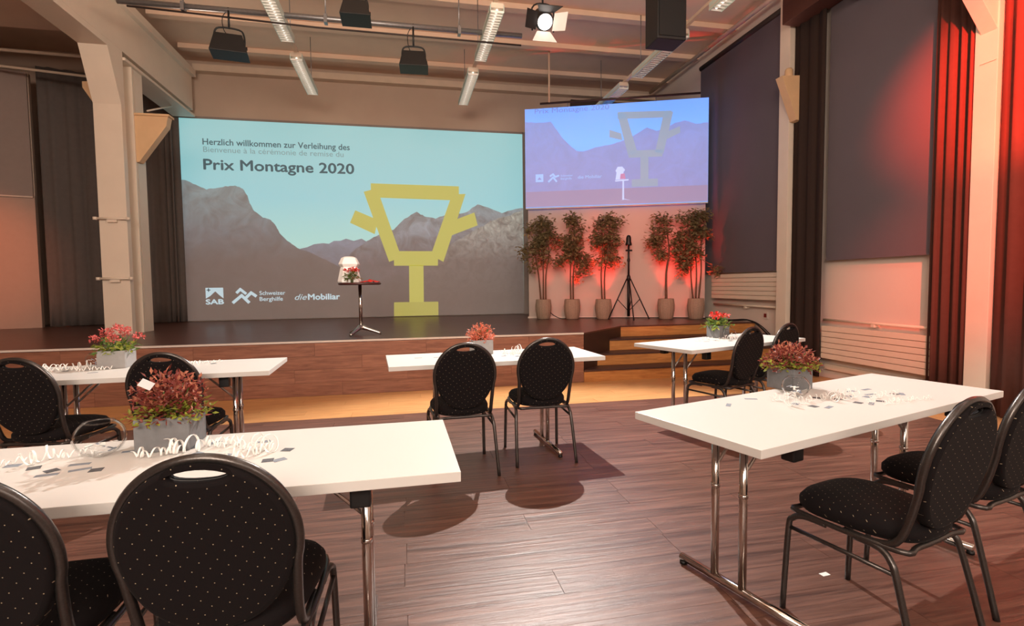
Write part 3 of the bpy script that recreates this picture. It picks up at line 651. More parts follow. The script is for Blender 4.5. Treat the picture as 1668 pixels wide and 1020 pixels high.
# theatre spots
def fresnel(loc, w_, label, hang, rz=0, flare=1.15, depth=.22):
    t = thing('stage_spotlight', label, 'spotlight', loc, rz, group='theatre spotlights under the ceiling')
    h = w_*.62
    MB().add([(-w_*.42, -depth/2, h/2), (w_*.42, -depth/2, h/2), (w_*.42, depth/2, h/2), (-w_*.42, depth/2, h/2),
              (-w_*.5*flare, -depth*.7, -h/2), (w_*.5*flare, -depth*.7, -h/2), (w_*.5*flare, depth*.7, -h/2), (-w_*.5*flare, depth*.7, -h/2)],
             [(0, 1, 2, 3), (7, 6, 5, 4), (0, 4, 5, 1), (1, 5, 6, 2), (2, 6, 7, 3), (3, 7, 4, 0)]).build('body', M_blk, t, bevel=.006)
    MB().tube(smooth_path([(-w_*.45, 0, .0), (-w_*.45, 0, h*.62), (-w_*.3, 0, h*.95), (w_*.3, 0, h*.95), (w_*.45, 0, h*.62), (w_*.45, 0, .0)], 4), .011, 8).build('yoke', M_blk, t)
    for s_ in (-1, 1): MB().tube([(s_*w_*.42, 0, 0), (s_*(w_*.45+.03), 0, 0)], .02, 10).build('knob', M_blk, t)
    MB().tube([(0, 0, h*.95), (0, 0, hang)], .012, 8).build('hook', M_blk, t)
    MB().tube(smooth_path([(.01, .02, hang), (-.07, .02, hang*.75), (-.05, .02, h*.8), (w_*.2, .03, h*.4)], 5), .005, 6).build('safety_cable', M_blk, t)
    return t
fresnel((-2.0, 7.08, 4.21), .36, 'left black spotlight hanging on the long ceiling pipe', .46, .15)
fresnel((.2, 7.08, 4.19), .32, 'right black spotlight hanging on the long ceiling pipe', .48, -.05)
fresnel((-.44, 6.1, 4.27), .28, 'tall black spotlight cut by the top edge between the two lamp rows', .5, 0, flare=1.15)
kt = thing('stage_spotlight', 'glowing white spotlight with open flaps facing the hall', 'spotlight', SPOT, 0, group='theatre spotlights under the ceiling')
tilt = Matrix.Rotation(math.radians(-38), 4, 'X')   # axis points down towards the hall (-y)
def kb(mb, name, m_, **k):
    o = mb.build(name, m_, kt, **k); o.rotation_euler = (math.radians(38), 0, 0); return o
def ring(prof, n=20):
    b = MB(); vs = []
    for r, y in prof:
        for j in range(n): a = 2*PI*j/n; vs.append((r*math.cos(a), y, r*math.sin(a)))
    b.add(vs, [(i*n+j, i*n+(j+1) % n, (i+1)*n+(j+1) % n, (i+1)*n+j) for i in range(len(prof)-1) for j in range(n)]+[tuple(range(n)), tuple((len(prof)-1)*n+j for j in range(n))], 0, False); return b
kb(ring([(.09, .26), (.11, .22), (.11, .03), (.10, .0)]), 'body', M_blk)
kb(ring([(.088, -.002), (.07, -.016), (.03, -.024)]), 'lens', M_lens)
kb(MB().add([(-.09, 0, .10), (.09, 0, .10), (.15, -.14, .20), (-.15, -.14, .20), (-.09, .004, .10), (.09, .004, .10), (.15, -.136, .204), (-.15, -.136, .204)], [(0, 1, 2, 3), (7, 6, 5, 4), (0, 4, 5, 1), (1, 5, 6, 2), (2, 6, 7, 3), (3, 7, 4, 0)]), 'flap', M_blk)
kb(MB().add([(-.08, 0, -.10), (.08, 0, -.10), (.15, -.12, -.18), (-.15, -.12, -.18), (-.08, .004, -.10), (.08, .004, -.10), (.15, -.116, -.184), (-.15, -.116, -.184)], [(0, 1, 2, 3), (7, 6, 5, 4), (0, 4, 5, 1), (1, 5, 6, 2), (2, 6, 7, 3), (3, 7, 4, 0)]), 'flap', M_flaplit)
for s_ in (-1, 1):
    kb(MB().add([(s_*.10, 0, -.09), (s_*.10, 0, .10), (s_*.24, -.06, .14), (s_*.24, -.06, -.06), (s_*.104, .004, -.09), (s_*.104, .004, .10), (s_*.244, -.056, .14), (s_*.244, -.056, -.06)], [(0, 1, 2, 3), (7, 6, 5, 4), (0, 4, 5, 1), (1, 5, 6, 2), (2, 6, 7, 3), (3, 7, 4, 0)]), 'flap', M_blk if s_ < 0 else M_flaplit)
MB().tube(smooth_path([(-.13, .1, -.06), (-.13, .1, .2), (0, .1, .26), (.13, .1, .2), (.13, .1, -.06)], 4), .01, 8).build('yoke', M_blk, kt)
MB().tube([(0, .1, .25), (0, .1, .6)], .012, 8).build('hook', M_blk, kt)
sp = thing('hanging_loudspeaker', 'black loudspeaker box hanging at the top of the picture', 'speaker', (2.885, 5.42, 3.90))
MB().box(-.17, .17, -.13, .16, 0, .66).build('cabinet', M_blk, sp, bevel=.012)
MB().box(-.15, .15, -.14, -.13, .03, .63).build('grille', mat('black_grille', (12, 12, 13), .8), sp)
MB().tube([(0, 0, .66), (0, 0, 1.62)], .012, 8).build('hanger', M_galv, sp)

# ================================================================== CHAIRS
def seat_mesh():
    prof = [(0, .492), (.45, .490), (.78, .482), (.93, .470), (1.0, .450), (1.0, .428), (.95, .412), (.6, .408), (0, .408)]
    n = 40; vs = []; fs = []
    for s_, z in prof:
        for j in range(n):
            a = 2*PI*j/n; ca, sa = math.cos(a), math.sin(a); e = 2/3.2
            yy = .215*abs(sa)**e*(1 if sa > 0 else -1); hw = .195+.022*(yy/.215)
            xx = hw*abs(ca)**e*(1 if ca > 0 else -1)
            vs.append((xx*s_, yy*s_+.005, z))
    for i in range(len(prof)-1):
        for j in range(n): fs.append((i*n+j, i*n+(j+1) % n, (i+1)*n+(j+1) % n, (i+1)*n+j))
    b = MB().add(vs, fs, 0, True); me = b.mesh('seat', M_dots)
    bm = bmesh.new(); bm.from_mesh(me); bmesh.ops.remove_doubles(bm, verts=bm.verts, dist=1e-5); bm.to_mesh(me); bm.free(); return me
def lean(z): return -.195-max(0, z-.44)*.20
def egg(a, g=0):
    ca, sa = math.cos(a), math.sin(a)
    if sa >= 0: return ((.193+g)*ca, .69+(.205+g)*sa)
    return ((.193+g)*(abs(ca)**.92)*(1 if ca > 0 else -1), .69+(.235+g)*sa)
def back_mesh():
    cu = bpy.data.curves.new('t', 'CURVE'); cu.dimensions = '2D'; cu.fill_mode = 'BOTH'; cu.extrude = .010; cu.bevel_depth = .013; cu.bevel_resolution = 2; cu.offset = -.013
    for pts in ([egg(2*PI*k/56) for k in range(56)], [(.062*math.cos(-2*PI*k/20), .868+.017*math.sin(-2*PI*k/20)-.9*(.062*math.cos(2*PI*k/20))**2) for k in range(20)]):
        s_ = cu.splines.new('POLY'); s_.points.add(len(pts)-1); s_.use_cyclic_u = True
        for q, (x, z) in zip(s_.points, pts): q.co = (x, z, 0, 1)
    o = bpy.data.objects.new('t', cu); COL.objects.link(o); bpy.context.view_layer.update()
    me = bpy.data.meshes.new_from_object(o.evaluated_get(bpy.context.evaluated_depsgraph_get())); bpy.data.objects.remove(o)
    for v in me.vertices: x, z, t_ = v.co; v.co = (x, lean(z)+t_, z)
    me.materials.clear(); me.materials.append(M_dotb); me.name = 'backrest'
    return me
def make_chair():
    t = thing('banquet_chair', '', 'chair')
    obj('seat', seat_mesh(), t)
    bk = obj('backrest', back_mesh(), t)
    # tube round the back, running down to the seat rails
    pts = [(-.183, .0, .398), (-.184, -.10, .400), (-.184, -.165, .425), (-.184, -.200, .50)]
    pts = [Vector(p_) for p_ in pts]
    for k in range(0, 25):
        a = PI*(1.10-1.20*k/24); x, z = egg(a, .007); pts.append(Vector((x, lean(z), z)))
    pts += [Vector((-q.x, q.y, q.z)) for q in pts[3::-1]]
    MB().tube(smooth_path(pts, 3), .0125, 8).build('back_frame', M_frame, t)
    MB().tube([(.064*math.cos(2*PI*k/20), lean(.868)+.0, .868+.019*math.sin(2*PI*k/20)-.9*(.064*math.cos(2*PI*k/20))**2) for k in range(20)], .006, 6, closed=True).build('handle_trim', M_blk, bk)
    MB().tube(smooth_path([(-.19, .17, .40), (-.12, .20, .40), (.12, .20, .40), (.19, .17, .40), (.185, -.17, .40), (.10, -.19, .40), (-.10, -.19, .40), (-.185, -.17, .40)], 4, True), .010, 8, closed=True).build('seat_frame', M_frame, t)
    for s_ in (-1, 1):
        MB().tube(smooth_path([(s_*.195, .06, .393), (s_*.198, .14, .392), (s_*.202, .185, .372), (s_*.206, .20, .32), (s_*.212, .215, .0)], 5), .0115, 8).build('leg', M_frame, t)
        MB().tube(smooth_path([(s_*.192, -.04, .393), (s_*.195, -.12, .390), (s_*.20, -.16, .362), (s_*.206, -.185, .30), (s_*.218, -.262, .0)], 5), .0115, 8).build('leg', M_frame, t)
        MB().tube([(s_*.206, .203, .335), (s_*.205, -.180, .325)], .008, 8).build('brace', M_frame, t)
    return t
chair0 = make_chair(); chair_kids = tree_of(chair0); first = [True]
def chair(x, y, rz, label, group):
    if first[0]:
        first[0] = False; chair0.location = (x, y, 0); chair0.rotation_euler = (0, 0, rz); chair0['label'] = label; chair0['group'] = group; return chair0
    return copy_thing(chair0, chair_kids, (x, y, 0), rz, label, group)
G1, G2, G3, G4, G5 = ('chairs at the %s table' % s_ for s_ in ('front left', 'far left', 'middle', 'front right', 'far right'))
chair(-.455, 1.565, -.02, 'largest dotted black chair in the foreground with its round back to the camera', G1)
chair(-.975, 1.565, .03, 'dotted black chair cut off by the lower left corner', G1)
chair(-1.395, 3.69, -.03, 'black chair at the far left table behind the russet planter', G2)
chair(-2.07, 3.65, -.16, 'black chair at the far left table cut by the left edge', G2)
chair(.375, 3.655, .05, 'left black round-backed chair at the middle table', G3)
chair(.975, 3.79, -.0, 'right black round-backed chair at the middle table', G3)
chair(1.70, 1.59, .26, 'nearer black chair seen side-on at the front right table', G4)
chair(2.31, 1.80, .24, 'black chair at the right edge beyond the nearest side-on one', G4)
chair(2.73, 4.10, .38, 'nearer black chair at the table by the stage steps', G5)
chair(3.28, 4.34, .38, 'farther black chair at the table by the steps, beside the dark curtain', G5)

# ================================================================== TABLES
def table(x, y, rz, L, W, label, inset=.29, th=.031):
    t = thing('folding_table', label, 'table', (x, y, 0), rz, 'white folding tables')
    MB().box(-L/2, L/2, -W/2, W/2, .74-th, .74).build('tabletop', M_white, t, bevel=.002)
    zt = .74-th
    for s_ in (-1, 1):
        u = s_*(L/2-inset)
        MB().box(u-.02, u+.02, -W*.40, W*.40, zt-.03, zt-.001).build('leg_rail', M_blk, t)
        for v_ in (-1, 1):
            MB().box(u-.03, u+.03, v_*W*.36-.026, v_*W*.36+.026, zt-.075, zt-.001).build('hinge_block', M_blk, t, bevel=.006)
        for v_ in (-.012, .125):
            lg = MB().tube([(u, v_, .04), (u, v_, zt-.02)], .0165, 12).build('leg', M_chrome, t)
            MB().tube([(u, v_, .42), (u, v_, .435)], .019, 12).build('leg_collar', M_chrome, lg)
            MB().tube([(u, v_, zt-.20), (u-s_*.20, v_, zt-.012)], .007, 8).build('brace', M_alu, t)
        MB().tube([(u, -.31, .03), (u, .31, .03)], .0175, 12).build('foot_bar', M_chrome, t)
        for v_ in (-.30, .30): MB().lathe([(.016, 0), (.016, .014)], 12).build('foot_pad', M_blk, t, loc=(u, v_, 0))
    return t
table(1.904, 2.014, .29, 1.808, .60, 'large white folding table at the front right')
table(.665, 3.947, .061, 1.588, .628, 'white folding table in the middle in front of the stage', inset=.36)
table(-1.682, 3.950, .035, 1.6, .66, 'white folding table at the far left before the stage')
table(-.70, 1.800, .012, 1.70, .61, 'white folding table at the front left')
table(2.904, 4.36, .335, 1.6, .65, 'white folding table by the stage steps')

# ================================================================== TABLE DECORATION
def leaf_faces(b, p_, d_, n_, L_, W_, mi):
    d_ = d_.normalized(); s_ = d_.cross(n_); s_ = s_.normalized() if s_.length > 1e-4 else Vector((1, 0, 0)); up = s_.cross(d_)
    vs = [p_, p_+d_*L_*.45+s_*W_*.5+up*L_*.06, p_+d_*L_, p_+d_*L_*.45-s_*W_*.5+up*L_*.06, p_+d_*L_*.45-up*L_*.03]
    b.add(vs, [(0, 4, 1), (4, 2, 1), (0, 3, 4), (3, 2, 4)], mi)
def bouquet(name, parent, mats, wts, rx, rz_, base, n, L_, seed, kindstuff=True, zmin=0, flat_=False):
    rg = random.Random(seed); b = MB()
    for k in range(n):
        a = rg.uniform(0, 2*PI); el = math.acos(1-rg.random()**.8*1.12); rr = rg.uniform(.12, 1.0)**.5
        d_ = Vector((math.sin(el)*math.cos(a), math.sin(el)*math.sin(a), math.cos(el)))
        p_ = Vector((d_.x*rx*rr, d_.y*rx*rr, base+zmin+d_.z*rz_*rr))
        if wts is not None: lump = 1+.16*math.sin(5*a+seed)+.12*math.sin(3*el*2+seed*2); p_.x *= lump; p_.y *= lump; p_.z = base+(p_.z-base)*(.85+.3*lump-.15)
        if wts is None:
            mi = 0
        else:
            f = p_.z-base; t_ = rg.random()
            mi = len(mats)-1 if (f < rz_*.25 and t_ < .55) else (1 if t_ < .3 else 0)
        dd = (d_*.6+Vector((rg.uniform(-1, 1), rg.uniform(-1, 1), rg.uniform(-.7, .8)))).normalized()
        leaf_faces(b, p_, dd, Vector((rg.uniform(-1, 1), rg.uniform(-1, 1), 1)), L_*rg.uniform(.7, 1.3), L_*.5*rg.uniform(.7, 1.2), mi)
    o = b.build(name, mats, parent)
    if kindstuff: o['kind'] = 'stuff'
    return o
def planter(x, y, rz, size, h, mc, label, kind, seed, fr_=.14, fh=.15):
    t = thing('planter', label, 'planter', (x, y, .741), rz, 'square cement planters on the tables')
    s_ = size/2; w_ = .012
    b = MB().box(-s_, s_, -s_, -s_+w_, 0, h).box(-s_, s_, s_-w_, s_, 0, h).box(-s_, -s_+w_, -s_+w_, s_-w_, 0, h).box(s_-w_, s_, -s_+w_, s_-w_, 0, h).box(-s_+w_, s_-w_, -s_+w_, s_-w_, 0, .012)
    pt = b.build('pot', mc, t, bevel=.003)
    MB().box(-s_+w_+.001, s_-w_-.001, -s_+w_+.001, s_-w_-.001, .012, h-.015).build('soil', M_soil, pt)
    b = MB(); rg = random.Random(seed+9)
    for k in range(9):
        a = rg.uniform(0, 2*PI); r_ = rg.uniform(0, s_*.6)
        b.tube([(r_*.5*math.cos(a), r_*.5*math.sin(a), h-.02), (fr_*.6*math.cos(a), fr_*.6*math.sin(a), h+fh*.6)], .0025, 5)
    b.build('stem', M_leafg2, t)
    if kind == 'russet':
        bouquet('foliage', t, [M_leafred, M_leafor, M_leafgr], 1, fr_, fh, h, 1500, .024, seed)
        for k in range(70): pass
    elif kind == 'pale':
        bouquet('foliage', t, [M_pale, M_leafor, M_pale], 1, fr_, fh, h, 800, .024, seed)
    elif kind == 'coral':
        bouquet('foliage', t, [M_leafg2, M_leafgr], 1, fr_*.9, fh*.55, h-.01, 150, .05, seed)
        for k, (dx, dy, dz) in enumerate([(-.11, 0, .085), (-.04, -.02, .14), (.035, .02, .12), (.06, -.03, .15), (.12, 0, .10), (0, .04, .16), (-.06, .05, .11), (.01, -.06, .09)]):
            o = bouquet('flower_head', t, [M_pink], None, .038, .035, 0, 60, .022, seed+k); o.location = (dx*fr_/.12, dy, h+dz*fh/.15-.02)
    elif kind == 'red':
        bouquet('foliage', t, [M_leafg2, M_leafgr], 1, fr_, fh*.7, h-.01, 170, .05, seed)
        for k, (dx, dy, dz) in enumerate([(-.05, -.03, .08), (.06, -.02, .085), (.0, .04, .10)]):
            o = bouquet('flower_head', t, [M_red], None, .045, .03, 0, 50, .03, seed+k); o.location = (dx, dy, h+dz)
    return t
p1 = planter(-.80, 2.00, .02, .165, .112, M_cement, 'grey planter with dense russet leaves on the front left table', 'russet', 11, .118, .15)
tag(MB().box(-.02, .02, -.014, .014, 0, .0008).build('plant_card', mat('grey_white_card', (205, 205, 208), .6), p1), 'small white card stuck in the leaves').matrix_local = Matrix.Translation((-.03, -.10, .232)) @ Matrix.Rotation(.5, 4, 'Y') @ Matrix.Rotation(.9, 4, 'X')
planter(1.925, 2.31, .29, .15, .11, M_cement, 'grey planter with russet leaves on the front right table', 'russet', 12, .118, .12)
planter(.60, 4.12, .06, .16, .11, M_palecement, 'pale planter with orange leaves on the middle table', 'pale', 13, .10, .13)
planter(-1.97, 4.12, .03, .17, .12, M_palecement, 'pale planter with coral flowers on the far left table', 'coral', 14, .135, .15)
planter(3.03, 4.62, .335, .15, .12, M_cement, 'small grey planter with red flowers on the table by the steps', 'red', 15, .12, .11)

def bowl(x, y, r, label, z=.741):
    t = thing('glass_bowl', label, 'bowl', (x, y, z), 0, 'round glass bowls on the tables')
    prof = []
    for k in range(13):
        a = -PI/2+.35+(PI-.35-.62)*k/12; prof.append((r*math.cos(a), r*.86*(math.sin(a)+1)*1.0-.0))
    z0 = prof[0][1]; outer = [(q, zz-z0) for q, zz in prof]; inner = [(max(q-.003, .001), zz+.003*(1-i/12)) for i, (q, zz) in enumerate(reversed(outer))]
    gl = MB().lathe(outer+inner, 32, caps=True).build('glass', M_glass, t)
    top = outer[-1]; MB().tube([(top[0]*math.cos(2*PI*k/32), top[0]*math.sin(2*PI*k/32), top[1]) for k in range(32)], .0022, 6, closed=True).build('rim', M_glass, gl)
    rg = random.Random(int(x*100)); b = MB()
    for k in range(16):
        p_ = Vector((rg.uniform(-.5, .5)*r, rg.uniform(-.5, .5)*r, rg.uniform(.01, .05))); d_ = Vector((rg.uniform(-1, 1), rg.uniform(-1, 1), rg.uniform(-.4, .4))).normalized()
        b.obox(p_, d_*.012, d_.cross(Vector((0, 0, 1)))*.005, Vector((0, 0, .0006)), 0 if k % 3 else 1)
    tag(b.build('paper_bits', [M_paper, M_card], t), None, kind='stuff')
bowl(-.985, 1.93, .074, 'round clear glass bowl beside the planter on the front left table')
bowl(1.81, 2.13, .062, 'round clear glass bowl before the planter on the front right table')
bowl(-2.14, 4.20, .062, 'small glass bowl left of the coral flowers')
bowl(3.05, 4.46, .06, 'small glass bowl before the red flowers by the steps')

bits = []
def ribbon(pts, wvec, w_, th=.0006):
    pts = [Vector(p_) for p_ in pts]; b = MB(); vs = []
    for i, p_ in enumerate(pts):
        t_ = (pts[min(i+1, len(pts)-1)]-pts[max(i-1, 0)]).normalized()
        s_ = wvec(i) if callable(wvec) else Vector(wvec)
        n_ = t_.cross(s_); n_ = n_.normalized() if n_.length > 1e-5 else Vector((0, 0, 1))
        vs += [p_+s_*w_/2+n_*th/2, p_-s_*w_/2+n_*th/2, p_-s_*w_/2-n_*th/2, p_+s_*w_/2-n_*th/2]
    fs = []
    for i in range(len(pts)-1):
        for j in range(4): a = 4*i+j; c = 4*i+(j+1) % 4; fs.append((a, c, c+4, a+4))
    fs += [(0, 1, 2, 3), (4*len(pts)-1, 4*len(pts)-2, 4*len(pts)-3, 4*len(pts)-4)]
    return b.add(vs, fs, 0, True)
def streamer_mesh(turns, r, length, w_, seed):
    rg = random.Random(seed); pts = []; n = int(turns*14)
    for k in range(n+1):
        a = 2*PI*turns*k/n; rr = r*(1-.25*math.sin(k*.21+seed))
        pts.append((length*(k/n-.5)+rr*.4*math.sin(a*.37), rr*.8*math.sin(a)*.9+.01*math.sin(k*.1+seed), rr+rr*math.cos(a)*.92))
    z0 = min(q[2] for q in pts)
    pts = [(a, b, c-z0+.001) for a, b, c in pts]
    return ribbon(pts, (.97, .2, 0), w_).mesh('paper_streamer', M_paper)
st_m = [streamer_mesh(6, .018, .16, .007, 1), streamer_mesh(9, .014, .24, .006, 2), streamer_mesh(4, .026, .10, .008, 3), streamer_mesh(12, .010, .26, .005, 4)]
card_m = [MB().box(-.02, .02, -.014, .014, 0, .0007).mesh('paper_card', M_card), MB().box(-.028, .028, -.010, .010, 0, .0007).mesh('paper_card', M_card), MB().box(-.017, .017, -.017, .017, 0, .0007).mesh('paper_card', [mat('dark_printed_card', (84, 88, 94), .6, var=.5, scale=120)])]
def streamer(x, y, rz, k, where, s_=1, z=.7405):
    s_ *= .85
    o = obj('paper_streamer', st_m[k], None, (x, y, z)); o.rotation_euler = (0, 0, rz); o.scale = (s_, s_, s_)
    tag(o, 'x', 'streamer', 'streamers on '+where); bits.append((o, ('tightly curled', 'long springy', 'wide looped', 'thin stretched')[k]+' white paper streamer', where))
def card(x, y, rz, k, where, label=None, z=.7403):
    o = obj('paper_card', card_m[k], None, (x, y, z)); o.rotation_euler = (0, 0, rz)
    tag(o, 'x', 'card', 'cards on '+where); bits.append((o, ('small slate blue card', 'narrow slate blue paper strip', 'square dark printed card')[k], where))
T3 = 'the front left white table'; T0 = 'the front right white table'; T1 = 'the middle white table'; T2 = 'the far left white table'; T4 = 'the white table by the steps'
for a in ((-1.28, 1.86, .5, 3, 1), (-1.14, 1.89, .9, 2, 1), (-1.06, 1.93, .2, 0, .8), (-.73, 1.89, -.1, 2, 1.2), (-.63, 1.95, .0, 0, 1), (-.56, 1.90, -.5, 1, 1.1), (-.47, 1.86, -.9, 2, 1.2), (-.80, 1.87, .1, 0, 1), (-.50, 1.80, .4, 0, 1)): streamer(*a[:4], T3, a[4])
for a in ((-.493, 1.962, .4, 0), (-.392, 1.845, 1.3, 2), (-.43, 1.745, .1, 2), (-.395, 1.742, .6, 0), (-.86, 1.93, .5, 2), (-.905, 1.955, .2, 1), (-.97, 1.79, .4, 1), (-.92, 1.775, .2, 2), (-1.04, 1.76, .2, 1), (-1.0, 1.845, .1, 1), (-.66, 1.99, .1, 0), (-.58, 1.82, 1.1, 1), (-1.05, 1.80, .8, 2)): card(*a, T3)
for a in ((-1.12, 1.84, 0.4, 2), (-1.2, 1.88, 0.1, 0), (-0.72, 1.95, 0.4, 2), (-0.68, 1.87, 0.9, 0)): card(*a, T3)
u0 = Vector((math.cos(.29), math.sin(.29))); v0 = Vector((-math.sin(.29), math.cos(.29)))
for a in ((1.70, 2.08, .2, 0, 1), (1.66, 1.98, .6, 2, 1.1), (1.76, 2.00, .4, 0, 1), (1.93, 2.07, .5, 1, 1), (2.00, 2.02, .3, 0, 1), (2.06, 2.10, .2, 0, .9), (2.08, 1.97, .6, 3, 1), (2.20, 2.02, .2, 1, 1), (2.14, 1.90, .1, 3, .9), (2.24, 1.93, -.1, 3, 1), (1.90, 2.0, .9, 2, .8)): streamer(*a[:4], T0, a[4])
for a in ((1.403, 2.053, .9, 1), (1.575, 2.135, -.4, 1), (1.74, 1.94, .3, 2), (1.79, 1.91, .5, 1), (1.98, 1.95, .5, 2), (2.02, 1.92, .7, 1), (2.12, 2.04, .4, 0), (2.15, 2.16, .2, 1), (2.30, 2.06, .2, 2), (2.33, 2.05, .9, 1), (1.88, 2.08, .9, 2), (2.26, 2.18, .2, 1)): card(*a, T0)
for a in ((2.05, 2.07, 0.3, 0), (2.1, 1.95, 0.8, 2), (2.18, 2.08, 0.1, 1), (1.95, 2.03, 0.2, 2), (1.7, 2.0, 0.7, 0)): card(*a, T0)
for a in ((.82, 4.02, .1, 0, 1.2), (.88, 4.06, .7, 2, 1.3), (.93, 4.0, .4, 1, 1), (.80, 3.92, .2, 0, 1), (1.0, 3.98, .6, 2, 1)): streamer(*a[:4], T1, a[4])
for a in ((.10, 3.98, .1, 1), (.24, 3.97, .3, 1), (.84, 3.86, .5, 2), (.92, 3.88, 0, 1), (.74, 3.9, .2, 0)): card(*a, T1)
for a in ((0.88, 3.99, 0.2, 2), (0.95, 4.05, 0.6, 0), (0.79, 4.05, 0.1, 1), (1.05, 3.92, 0.5, 0)): card(*a, T1)
for a in ((-2.35, 4.10, .1, 0, 1.2), (-2.25, 4.02, .3, 1, 1.1), (-2.15, 4.05, .8, 2, 1.2), (-2.05, 3.98, .2, 1, 1), (-1.62, 4.10, .0, 1, 1), (-1.5, 4.06, .2, 0, 1), (-1.42, 4.14, .2, 3, 1)): streamer(*a[:4], T2, a[4])
for a in ((-2.4, 3.98, .1, 1), (-2.3, 4.14, .1, 1), (-2.0, 3.88, .4, 1), (-1.55, 3.98, .2, 1), (-1.35, 4.1, .6, 2)): card(*a, T2)
for a in ((-2.22, 4.0, 0.2, 2), (-2.1, 4.02, 0.5, 0), (-1.6, 4.05, 0.2, 2), (-1.48, 4.0, 0.4, 0)): card(*a, T2)
for a in ((2.78, 4.42, .3, 0, 1), (2.88, 4.36, .6, 1, 1), (2.98, 4.36, .4, 2, 1.1), (3.1, 4.42, .1, 1, 1), (3.2, 4.55, .5, 0, 1), (2.66, 4.36, .5, 0, .9)): streamer(*a[:4], T4, a[4])
for a in ((2.72, 4.32, .1, 1), (2.95, 4.30, .5, 2), (3.15, 4.5, .1, 1)): card(*a, T4)
for a in ((2.85, 4.38, 0.2, 2), (3.02, 4.4, 0.6, 0), (3.25, 4.5, 0.2, 2)): card(*a, T4)
o = MB().box(-.02, .02, -.012, .012, 0, .0008).build('paper_scrap', M_paper, loc=(1.782, 1.904, .001)); o.rotation_euler = (0, 0, .1)
tag(o, 'small white paper scrap on the brown floor under the front right table', 'paper')

ORD = ['leftmost', 'second from the left', 'third from the left', 'fourth from the left', 'fifth from the left', 'sixth from the left', 'seventh from the left', 'eighth from the left', 'ninth from the left', 'tenth from the left', 'eleventh from the left']
for key in sorted(set((b_[1], b_[2]) for b_ in bits)):
    g_ = sorted([b_[0] for b_ in bits if (b_[1], b_[2]) == key], key=lambda o: math.atan2(o.location.x, o.location.y))
    for i, o in enumerate(g_): o['label'] = key[0]+(' on '+key[1] if len(g_) == 1 else ', '+ORD[i]+' on '+key[1])
# ================================================================== ON THE STAGE
bt = thing('bistro_table', 'small round bistro table with chrome foot on the stage', 'table', (-.555, 7.13, ZS))
MB().lathe([(.25, .655), (.27, .662), (.272, .675), (.262, .685), (.0, .686)], 40).build('tabletop', mat('dark_bistro_top', (70, 38, 36), .4), bt)
MB().tube([(0, 0, .09), (0, 0, .66)], .022, 16).build('column', M_chrome, bt)
MB().lathe([(.05, .07), (.045, .10), (.026, .13)], 16).build('hub', M_chrome, bt)
for a in (-.15, 2.2, 4.25):
    d_ = Vector((math.cos(a), math.sin(a), 0)); s_ = Vector((-d_.y, d_.x, 0))
    pts = smooth_path([d_*.02+Vector((0, 0, .10)), d_*.09+Vector((0, 0, .075)), d_*.26+Vector((0, 0, .016))], 5)
    MB().tube(pts, [.034-.018*i/10 for i in range(len(pts))], 10).build('foot', M_alu, bt)
vz = ZS+.687
vs_ = thing('paper_lantern', 'white faceted lantern vase on the bistro table', 'vase', (-.685, 7.14, vz), .2)
vs_.scale = (1.15, 1.0, 1.0)
MB().lathe([(.125, 0), (.130, .02), (.098, .185), (.092, .20), (.104, .215), (.118, .24), (.085, .32), (.05, .338)], 8, smooth=False).build('shell', M_paper, vs_, bevel=.004)
ff = thing('flower_bunch', 'bunch of red flowers with green leaves in front of the white lantern', 'flowers', (-.64, 6.985, vz))
bouquet('foliage', ff, [M_leafg2, M_leafdk], 1, .075, .10, .05, 110, .05, 31)
for k, (dx, dz) in enumerate(((-.06, .15), (.0, .17), (.06, .155), (.03, .14))):
    o = bouquet('flower_head', ff, [M_red], None, .035, .025, 0, 50, .028, 40+k); o.location = (dx, -.02, dz)
b = MB()
for k in range(5): b.tube([((k-2)*.006, 0, 0), ((k-2)*.015, 0, .12)], .003, 5)
b.build('stem', M_leafg2, ff)
nb = thing('red_napkin', 'crumpled red cloth lying on the right of the bistro table', 'cloth', (-.42, 7.10, vz))
b = MB(); rg = random.Random(5); vs = []; g = 10
for o_ in (0, -.004):
    for i in range(g):
        for j in range(g): x_ = (i/(g-1)-.5); y_ = (j/(g-1)-.5); vs.append((x_*.24, y_*.16, max(.005, .035*(1-2.2*abs(x_))*(1-1.6*abs(y_))+.01*math.sin(i*2.3+j)+.006)+o_))
fs = []
for o_ in (0, g*g):
    for i in range(g-1):
        for j in range(g-1): a = o_+i*g+j; fs.append((a, a+1, a+g+1, a+g))
for i in range(g-1):
    for a, c in ((i, i+1), ((g-1)*g+i, (g-1)*g+i+1), (i*g, (i+1)*g), (i*g+g-1, (i+1)*g+g-1)): fs.append((a, c, c+g*g, a+g*g))
b.add(vs, fs, 0, True).build('cloth', M_red, nb)

